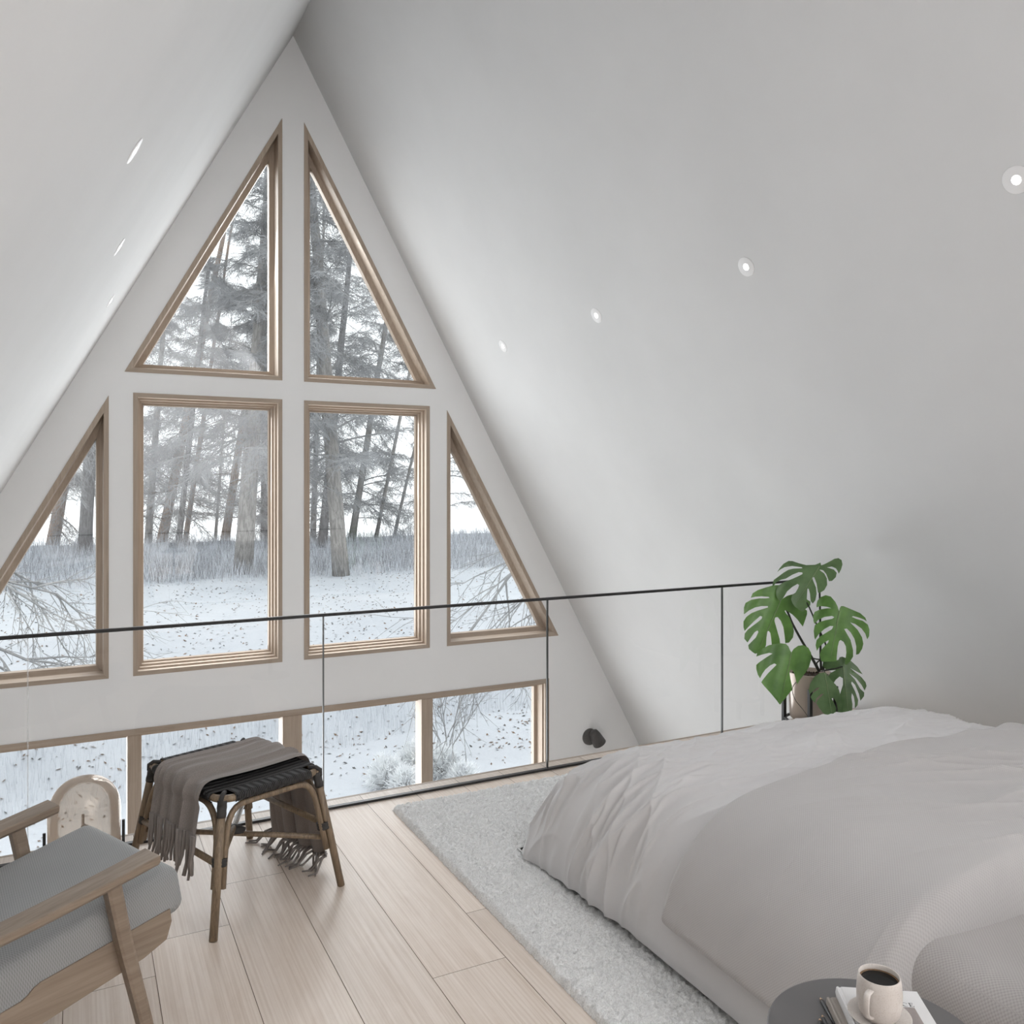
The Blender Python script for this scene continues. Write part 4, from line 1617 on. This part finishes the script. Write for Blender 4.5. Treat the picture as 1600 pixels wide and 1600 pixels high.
# ------------------------------------------------------------------ outdoors
def terrain(x, y):
    x = np.asarray(x, float)
    y = np.asarray(y, float)
    yb = np.clip(5.2 + 0.28 * x, 4.5, 6.6) + perlin(x * 0.5, y * 0 + 2.2) * 0.5
    z = -2.78 + 0.06 * perlin(x * 0.6, y * 0.6) + 0.02 * perlin(x * 2, y * 2)
    bank = sstep(0, 1, np.clip((y - yb) / 1.9, 0, 1))
    z = z + bank * 0.85
    z = z + np.clip((y - yb - 1.9) / 14.0, 0, 1) * 0.27
    z = z + np.clip((y - 22) / 14.0, 0, 1) * 0.36
    z = z - np.clip((y - 37) / 20.0, 0, 3) * 1.5
    z = z + np.where(y > 8, 0.07 * perlin(x * 0.25, y * 0.25), 0)
    return z


nx, ny = 330, 330
gx, gy = np.meshgrid(np.linspace(-22, 34, nx), 0.27 + np.linspace(0, 1, ny) ** 1.5 * 58, indexing='ij')
o = mesh_np('ground_snow', np.stack([gx, gy, terrain(gx, gy)], -1).reshape(-1, 3), grid_faces(nx, ny), M['snow'])
tag(o, 'snow covered ground rising to the trees', kind='structure')


def blades(name, pos, h, w, lean, mat, label, cat):
    n = len(pos)
    a = RNG.random(n) * np.pi
    dx = np.stack([np.cos(a), np.sin(a), np.zeros(n)], -1) * w[:, None]
    tip = pos + np.stack([(RNG.random(n) - .5) * lean * h, (RNG.random(n) - .5) * lean * h, h], -1)
    V = np.stack([pos - dx, pos + dx, tip + dx * .35, tip - dx * .35], 1).reshape(-1, 3)
    Fc = np.arange(4 * n).reshape(-1, 4)
    o = mesh_np(name, V, Fc, mat, None, False)
    return tag(o, label, cat, kind='stuff')


# grass belt below the trees
n = 30000
px = RNG.uniform(-16, 28, n)
py = 22.0 + RNG.random(n) ** 1.3 * 14
keep = (perlin(px * 0.35, py * 0.35) + RNG.random(n) * 0.9) > 0.36
px, py = px[keep], py[keep]
pos = np.stack([px, py, terrain(px, py) - 0.03], -1)
h = RNG.uniform(0.2, 0.7, len(px))
blades('dry_grass', pos, h, RNG.uniform(0.005, 0.012, len(px)), 0.7, M['dry_grass'], 'grey dry grass belt in front of the trees', 'grass')
n = 22000
px = RNG.uniform(-16, 28, n)
py = 21.0 + RNG.random(n) * 15
pos = np.stack([px, py, terrain(px, py) - 0.03], -1)
blades('frosted_grass', pos, RNG.uniform(0.2, 0.7, n), RNG.uniform(0.005, 0.014, n), 0.6, M['frost_grass'], 'frosted pale grass among the dry belt', 'grass')
# frosted stalks on the bank
n = 30000
px = RNG.uniform(-9, 13, n)
yb = np.clip(5.2 + 0.28 * px, 4.5, 6.6)
py = yb + RNG.uniform(0.0, 2.6, n)
keep = (perlin(px * 0.9, py * 0.3) + RNG.random(n) * 0.8) > 0.25
px, py = px[keep], py[keep]
pos = np.stack([px, py, terrain(px, py) - 0.02], -1)
blades('frosted_stalks', pos, RNG.uniform(0.06, 0.34, len(px)), RNG.uniform(0.0012, 0.0036, len(px)), 0.3, M['frost_grass'], 'thin frosted stalks on the snow bank', 'grass')


def litter(name, n, xr_, yr_, size, mat, label, dens=None):
    px = RNG.uniform(*xr_, n)
    py = yr_[0] + RNG.random(n) ** 1.2 * (yr_[1] - yr_[0])
    if dens is not None:
        k = (perlin(px * dens, py * dens) + RNG.random(n) * 0.6) > 0.22
        px, py = px[k], py[k]
    n = len(px)
    c = np.stack([px, py, terrain(px, py) + 0.012], -1)
    a = RNG.random(n) * 2 * np.pi
    s = RNG.uniform(0.5, 1.0, n) * size
    t = np.stack([np.cos(a), np.sin(a), RNG.uniform(-.5, .5, n)], -1) * s[:, None]
    b = np.stack([-np.sin(a), np.cos(a), RNG.uniform(-.5, .5, n)], -1) * (s * 0.45)[:, None]
    V = np.stack([c - t, c + b, c + t, c - b], 1).reshape(-1, 3)
    o = mesh_np(name, V, np.arange(4 * n).reshape(-1, 4), mat, None, False)
    tag(o, label, 'leaves', kind='stuff')


litter('fallen_leaves', 4200, (-14, 22), (4.5, 22), 0.05, M['leaf_brown'], 'brown fallen leaves strewn over the snow')
litter('fallen_leaves_grey', 5200, (-14, 22), (4.5, 22), 0.048, M['leaf_grey'], 'dark withered leaves strewn over the snow')
litter('fallen_leaves_near', 1900, (-4, 12), (1.2, 6.5), 0.035, M['leaf_brown'], 'brown leaves in patches on the flat snow', 0.9)


# ---- trees
def ribbon_mesh(name, segs, mat, parent):
    """segs: list of (p0, p1, r0, r1): three-sided tapered sticks"""
    A = np.array([s[0] for s in segs])
    B = np.array([s[1] for s in segs])
    r0 = np.array([s[2] for s in segs])[:, None]
    r1 = np.array([s[3] for s in segs])[:, None]
    d = B - A
    d /= np.linalg.norm(d, axis=1, keepdims=True) + 1e-9
    up = np.where(np.abs(d[:, 2:3]) < 0.9, np.array([[0, 0, 1.0]]), np.array([[1.0, 0, 0]]))
    u = np.cross(d, up)
    u /= np.linalg.norm(u, axis=1, keepdims=True) + 1e-9
    w = np.cross(d, u)
    V = []
    for k in range(3):
        a = 2 * math.pi * k / 3
        V.append(A + (u * math.cos(a) + w * math.sin(a)) * r0)
    for k in range(3):
        a = 2 * math.pi * k / 3
        V.append(B + (u * math.cos(a) + w * math.sin(a)) * r1)
    V = np.stack(V, 1).reshape(-1, 3)
    n = len(segs)
    base = np.arange(n)[:, None] * 6
    Fc = np.concatenate([base + np.array([[0, 1, 4, 3]]), base + np.array([[1, 2, 5, 4]]), base + np.array([[2, 0, 3, 5]])])
    return mesh_np(name, V, Fc, mat, parent, False)


def rot_about(v, ax, a):
    return np.array(Matrix.Rotation(a, 3, Vector(ax)) @ Vector(v))


def crown_segs(rs, H, z0, nb, blen, fine, tw=1.0):
    rnd = random.Random(rs)
    wood_, need_ = [], []
    for i in range(nb):
        z = z0 + (H - z0) * (i + rnd.random()) / nb
        az = rnd.uniform(0, 2 * math.pi)
        L = blen * rnd.uniform(0.55, 1.1) * (1 - 0.55 * (z - z0) / (H - z0 + 1e-6))
        out = np.array([math.cos(az), math.sin(az), 0.0])
        side = np.array([-out[1], out[0], 0.0])
        p = np.array([0, 0, z])
        pitch = rnd.uniform(-0.5, 0.75)
        n = 9
        r = 0.035 * tw * (L / 3)
        prev = p
        drop = rnd.uniform(0.02, 0.15)
        bend = rnd.uniform(-0.25, 0.25)
        for k in range(n):
            pitch -= drop * (0.6 if k < 5 else -0.2)
            d = out * math.cos(pitch) + np.array([0, 0, math.sin(pitch)]) + side * bend * k * 0.3
            q = prev + d * L / n
            wood_.append((prev, q, max(r * (1 - k / n), 0.008), max(r * (1 - (k + 1) / n), 0.007)))
            if k >= 1:
                for sg in (-1, 1):
                    for m in range(fine):
                        ss = side * sg * rnd.uniform(0.5, 1.0) + d * rnd.uniform(0.4, 0.9) + np.array([0, 0, rnd.uniform(-0.6, 0.5)])
                        ss /= np.linalg.norm(ss)
                        tl_ = L * 0.30 * (1 - 0.6 * k / n) * rnd.uniform(0.6, 1.2)
                        a0 = prev + (q - prev) * rnd.random()
                        a1 = a0 + ss * tl_ * 0.55
                        a2 = a1 + (ss + np.array([0, 0, -0.45])) * tl_ * 0.5
                        wood_.append((a0, a1, 0.009, 0.008))
                        wood_.append((a1, a2, 0.008, 0.006))
                        for t_ in range(7):
                            f_ = rnd.uniform(0.15, 1.0)
                            b0 = a0 + (a1 - a0) * f_ * 2 if f_ < .5 else a1 + (a2 - a1) * (f_ * 2 - 1)
                            dd = np.array([rnd.uniform(-1, 1), rnd.uniform(-1, 1), rnd.uniform(-1.2, 0.3)])
                            dd = ss * 0.55 + dd * 0.85
                            dd /= np.linalg.norm(dd)
                            need_.append((b0, b0 + dd * rnd.uniform(0.15, 0.55), 0.0062, 0.0045))
            prev = q
    return wood_, need_


CROWNS = {}


def crown_mesh(kind):
    if kind not in CROWNS:
        spec = {'near': dict(rs=1, H=15.5, z0=4.4, nb=84, blen=5.0, fine=2),
                'near_b': dict(rs=2, H=15.5, z0=3.8, nb=84, blen=4.8, fine=2),
                'far': dict(rs=3, H=15, z0=1.2, nb=50, blen=3.8, fine=2),
                'far_b': dict(rs=4, H=14, z0=0.9, nb=44, blen=3.6, fine=2),
                'thin': dict(rs=5, H=12, z0=0.8, nb=24, blen=2.4, fine=1)}[kind]
        CROWNS[kind] = crown_segs(**spec)
    return CROWNS[kind]


MESHC = {}


def tree(u0, v0_, depth, u1, v1_, wpx, kind, barkm, label, rotz=0.0, H=23.0, twigm='twig'):
    """trunk base seen at (u0,v0_), leaning so that it passes (u1,v1_) at the same depth"""
    b = at_depth(u0, v0_, depth)
    b[2] = terrain(b[0], b[1]) - 0.05 if abs(terrain(b[0], b[1]) - b[2]) < 0.6 else b[2]
    top = at_depth(u1, v1_, depth)
    d = top - b
    d /= np.linalg.norm(d)
    o = thing('tree', label, 'tree', b, 0, 'trees on the snowy slope')
    q = Vector((0, 0, 1)).rotation_difference(Vector(d))
    o.rotation_mode = 'QUATERNION'
    o.rotation_quaternion = q @ Matrix.Rotation(rotz, 3, 'Z').to_quaternion()
    r = wpx * depth / F / 2
    mb = MB()
    N = 16
    wv = [(random.uniform(-.05, .05) * k / N, random.uniform(-.05, .05) * k / N) for k in range(N + 1)]
    mb.tube([(wv[k][0], wv[k][1], H * k / N) for k in range(N + 1)], [r * (1.12 if k == 0 else 1 - 0.90 * (k / N) ** 1.3) for k in range(N + 1)], 14)
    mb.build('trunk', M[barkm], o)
    wood_, need_ = crown_mesh(kind)
    if (kind, twigm) not in MESHC:
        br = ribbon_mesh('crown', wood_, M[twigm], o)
        nd = ribbon_mesh('needles', need_, M['needle'], br)
        MESHC[(kind, twigm)] = (br, nd)
    else:
        br, nd = MESHC[(kind, twigm)]
        b2 = br.copy()
        COL.objects.link(b2)
        b2.parent = o
        n2 = nd.copy()
        COL.objects.link(n2)
        n2.parent = b2
    return o


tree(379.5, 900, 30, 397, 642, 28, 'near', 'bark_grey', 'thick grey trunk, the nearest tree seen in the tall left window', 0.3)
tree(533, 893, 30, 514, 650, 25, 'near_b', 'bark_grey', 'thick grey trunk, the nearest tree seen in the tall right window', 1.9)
tree(132, 861, 36, 140, 720, 20, 'near', 'bark_dark', 'dark trunk seen in the lower left triangular window', 2.5)
tree(252, 850, 43, 292, 651, 15, 'far', 'bark_rust', 'rusty leaning trunk, second from the left edge of the tall left window', 0.6, twigm='twig_brown')
tree(279, 851, 41, 296, 690, 9, 'far_b', 'bark_dark', 'thin dark trunk leaning across the middle of the tall left window', 4.0)
tree(289, 849, 44, 308, 720, 8, 'thin', 'bark_rust', 'slim rusty trunk just right of the thin dark one', 1.0, twigm='twig_brown')
tree(351, 848, 44, 371, 715, 13, 'far', 'bark_rust', 'rusty trunk just left of the thick grey one in the tall left window', 3.0, twigm='twig_brown')
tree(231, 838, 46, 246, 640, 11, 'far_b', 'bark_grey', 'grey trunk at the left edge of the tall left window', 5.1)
tree(414, 850, 42, 414, 640, 13, 'far', 'bark_dark', 'dark trunk at the right edge of the tall left window', 1.3)
tree(336, 846, 46, 344, 740, 5, 'thin', 'bark_grey', 'very thin grey trunk beside the rusty one in the tall left window', 2.2, H=13)
tree(503, 846, 40, 514, 740, 14, 'far_b', 'bark_dark', 'dark trunk close behind the thick grey one in the tall right window', 0.9)
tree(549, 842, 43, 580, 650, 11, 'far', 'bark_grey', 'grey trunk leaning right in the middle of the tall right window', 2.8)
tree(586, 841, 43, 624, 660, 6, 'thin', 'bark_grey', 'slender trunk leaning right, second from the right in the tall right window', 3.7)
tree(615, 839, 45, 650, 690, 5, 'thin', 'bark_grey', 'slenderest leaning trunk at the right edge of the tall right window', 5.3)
tree(82, 853, 40, 97, 765, 18, 'far_b', 'bark_rust', 'rusty trunk on the sloping edge of the lower left triangular window', 4.6, twigm='twig_brown')
tree(700, 838, 50, 690, 700, 7, 'far', 'bark_grey', 'grey tree just showing at the tip of the lower right triangular window', 0.2)
tree(489, 846, 44, 494, 690, 9, 'far', 'bark_grey', 'grey tree at the left edge of the tall right window', 0.2)


# bare branching growth (young trees near the house, shrubs)
def branching(rs, start, d, L, r, depth, spread=0.55, droop=0.0, kids=(3, 4)):
    rnd = random.Random(rs)
    segs = []

    def grow(p, d, L, r, lv):
        n = 5
        d = np.array(d, float)
        for k in range(n):
            d = d + np.array([rnd.uniform(-1, 1), rnd.uniform(-1, 1), rnd.uniform(-1, 1)]) * 0.10 + np.array([0, 0, -droop])
            d /= np.linalg.norm(d)
            q = p + d * L / n
            segs.append((p, q, r * (1 - 0.13 * k), r * (1 - 0.13 * (k + 1))))
            if lv > 0 and k >= 1:
                for _ in range(1 if k < n - 1 else 2):
                    ax = np.array([rnd.uniform(-1, 1), rnd.uniform(-1, 1), rnd.uniform(-1, 1)])
                    dd = rot_about(d, ax / np.linalg.norm(ax), rnd.uniform(0.5, 1.0) * spread * 1.6 * rnd.choice((-1, 1)))
                    grow(q, dd, L * rnd.uniform(0.45, 0.62), max(r * 0.5, 0.004), lv - 1)
            p = q
    grow(np.array(start, float), d, L, r, depth)
    return segs


def bare_tree(u0, v0_, y, limbs, label, trunk_top):
    base = on(u0, v0_, 1, y)
    base[2] = terrain(base[0], base[1])
    o = thing('bare_tree', label, 'tree', base)
    mb = MB()
    tp = on(*trunk_top, 1, y) - base
    mb.tube(catmull([(0, 0, -0.05), tuple(tp * 0.5 + np.array([0.05, 0.02, 0])), tuple(tp)], 6), [0.09 - 0.004 * k for k in range(13)], 12)
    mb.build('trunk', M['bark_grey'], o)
    segs = []
    for rs, (ua, va, ub, vb), r, lv in limbs:
        a = on(ua, va, 1, y) - base
        b = on(ub, vb, 1, y + 0.25) - base
        L = np.linalg.norm(b - a)
        segs += branching(rs, a, (b - a) / L, L, r, lv, 0.6, 0.03)
    ribbon_mesh('crown', segs, M['twig'], o)


bare_tree(905, 1200, 3.6, [(11, (880, 800, 735, 985), 0.042, 3), (12, (880, 780, 800, 930), 0.03, 3), (15, (870, 800, 770, 880), 0.025, 2), (13, (890, 850, 812, 985), 0.028, 3), (16, (870, 840, 705, 960), 0.022, 2)],
          'bare drooping branches of a young tree seen in the lower right triangular window', (880, 760))
bare_tree(-120, 1250, 4.2, [(21, (-110, 880, 90, 925), 0.03, 3), (25, (-90, 860, 60, 905), 0.03, 3), (22, (-100, 840, 110, 960), 0.026, 3), (23, (-110, 960, 35, 1046), 0.04, 2), (24, (-100, 990, 20, 1060), 0.03, 2)],
          'bare drooping branches at the left edge of the lower left triangular window', (-110, 800))


def frosted_bush(u, v, d, hpx, wpx, label, n=420, rs=1):
    b = at_depth(u, v, d)
    b[2] = terrain(b[0], b[1])
    rnd = random.Random(rs)
    o = thing('frosted_bush', label, 'bush', b, 0, 'frosted bushes in the snow')
    H, W = hpx * d / F, wpx * d / F / 2
    stemsegs, segs = [], []
    for i in range(n):
        az = rnd.uniform(0, 2 * math.pi)
        el = math.asin(rnd.uniform(0.02, 1.0) ** 0.8)
        dd = np.array([math.cos(az) * math.cos(el), math.sin(az) * math.cos(el), math.sin(el)])
        R = rnd.uniform(0.78, 1.0)
        tip = dd * np.array([W, W, H]) * R
        a = tip * rnd.uniform(0.35, 0.6)
        if i % 12 == 0:
            stemsegs.append((np.zeros(3), a, 0.010, 0.007))
        segs.append((a, tip, 0.007, 0.003))
        for k in range(4):
            s0 = a + (tip - a) * rnd.uniform(0.1, 0.9)
            e = np.array([rnd.uniform(-1, 1) for _ in range(3)]) * 0.07 + dd * 0.06
            segs.append((s0, s0 + e, 0.005, 0.003))
    st_o = ribbon_mesh('stem', stemsegs, M['twig'], o)
    ribbon_mesh('foliage', segs, M['frost'], o)


frosted_bush(606, 1224, 12.2, 50, 74, 'rounded frosted bush, left one of the clump in the low window', rs=1)
frosted_bush(648, 1212, 12.6, 60, 66, 'tallest frosted bush, behind the low window post', rs=2)
frosted_bush(634, 1229, 11.9, 44, 58, 'frosted bush in front of the clump, left of the low window post', rs=3)
frosted_bush(690, 1206, 12.6, 50, 70, 'frosted bush right of the low window post', rs=4)
frosted_bush(722, 1212, 12.3, 30, 52, 'smallest frosted bush, at the right end of the clump', rs=5)
# bare shrub standing on the bank
b = at_depth(697, 1162, 13.4)
b[2] = terrain(b[0], b[1])
o = thing('bare_bush', 'bare upright shrub on the bank above the frosted bushes', 'bush', b)
segs = []
for rs, dd in ((31, (0.35, 0.1, 1)), (32, (-0.35, 0, 1)), (33, (0.1, 0.2, 1)), (34, (0.6, 0, 0.8))):
    segs += branching(rs, (0, 0, 0), np.array(dd) / np.linalg.norm(dd), 0.8, 0.018, 3, 0.5, -0.01)
ribbon_mesh('crown', segs, M['twig'], o)
mb = MB()
mb.tube([(0, 0, -0.1), (0, 0, 0.1)], 0.04, 10)
mb.build('stem', M['bark_grey'], o)

# ------------------------------------------------------------------ light
w = bpy.data.worlds.new('overcast_sky')
SC.world = w
w.use_nodes = True
nt = w.node_tree
bg = nt.nodes['Background']
bg.inputs[0].default_value = (0.95, 0.98, 1.0, 1)
bg.inputs[1].default_value = 1.75


def area(name, loc, target, sx, sy, power, color=(1, 1, 1)):
    l = bpy.data.lights.new(name, 'AREA')
    l.shape = 'RECTANGLE'
    l.size, l.size_y = sx, sy
    l.energy = power
    l.color = color
    o = bpy.data.objects.new(name, l)
    COL.objects.link(o)
    o.location = loc
    d = Vector(target) - Vector(loc)
    o.rotation_euler = d.to_track_quat('-Z', 'Y').to_euler()
    return o


DAY = (0.94, 0.975, 1.0)
area('sky_fill', (0, 1.7, 4.3), (0.0, -4.8, 0.1), 4.5, 2.6, 400, DAY)  # unseen lamp added high outside to brighten floor and bed
area('window_fill_tall', (0, 0.16, 1.15), (0, -5, 1.0), 2.6, 2.1, 62, DAY)  # unseen lamp added at the tall panes to lift the room light
area('window_fill_top', (0, 0.16, 3.2), (0, -5, 2.5), 1.2, 1.4, 18, DAY)  # added likewise, out of sight, at the upper triangles
area('window_fill_low', (0, 0.45, -1.4), (0, -5, -0.4), 5.6, 2.0, 215, DAY)  # added unseen lamp outside the low window, fills the void below
area('rear_wall_fill', (0.35, -7.1, 3.2), (0.45, -9.3, 2.8), 1.2, 0.7, 140, (0.99, 0.985, 0.99))  # added unseen lamp, no fixture here; its light bounces off the back wall

# ------------------------------------------------------------------ camera
cd = bpy.data.cameras.new('camera')
cd.sensor_fit = 'HORIZONTAL'
cd.sensor_width = 36
cd.lens = F * 36 / 1600
cd.shift_y = -(800 - V0) / 1600
cd.clip_start = 0.05
cd.clip_end = 500
co = bpy.data.objects.new('camera', cd)
COL.objects.link(co)
co.location = CAM
co.rotation_euler = (math.pi / 2, 0, -TH)
SC.camera = co

SC.view_settings.view_transform = 'Standard'
SC.view_settings.look = 'None'
SC.view_settings.exposure = 0.0
SC.view_settings.gamma = 1.0
SC.cycles.use_denoising = True
SC.cycles.adaptive_threshold = 0.05
SC.cycles.max_bounces = 7
SC.cycles.diffuse_bounces = 5
SC.cycles.glossy_bounces = 3
SC.cycles.transparent_max_bounces = 16
SC.cycles.caustics_reflective = False
SC.cycles.caustics_refractive = False
SC.cycles.sample_clamp_indirect = 6.0
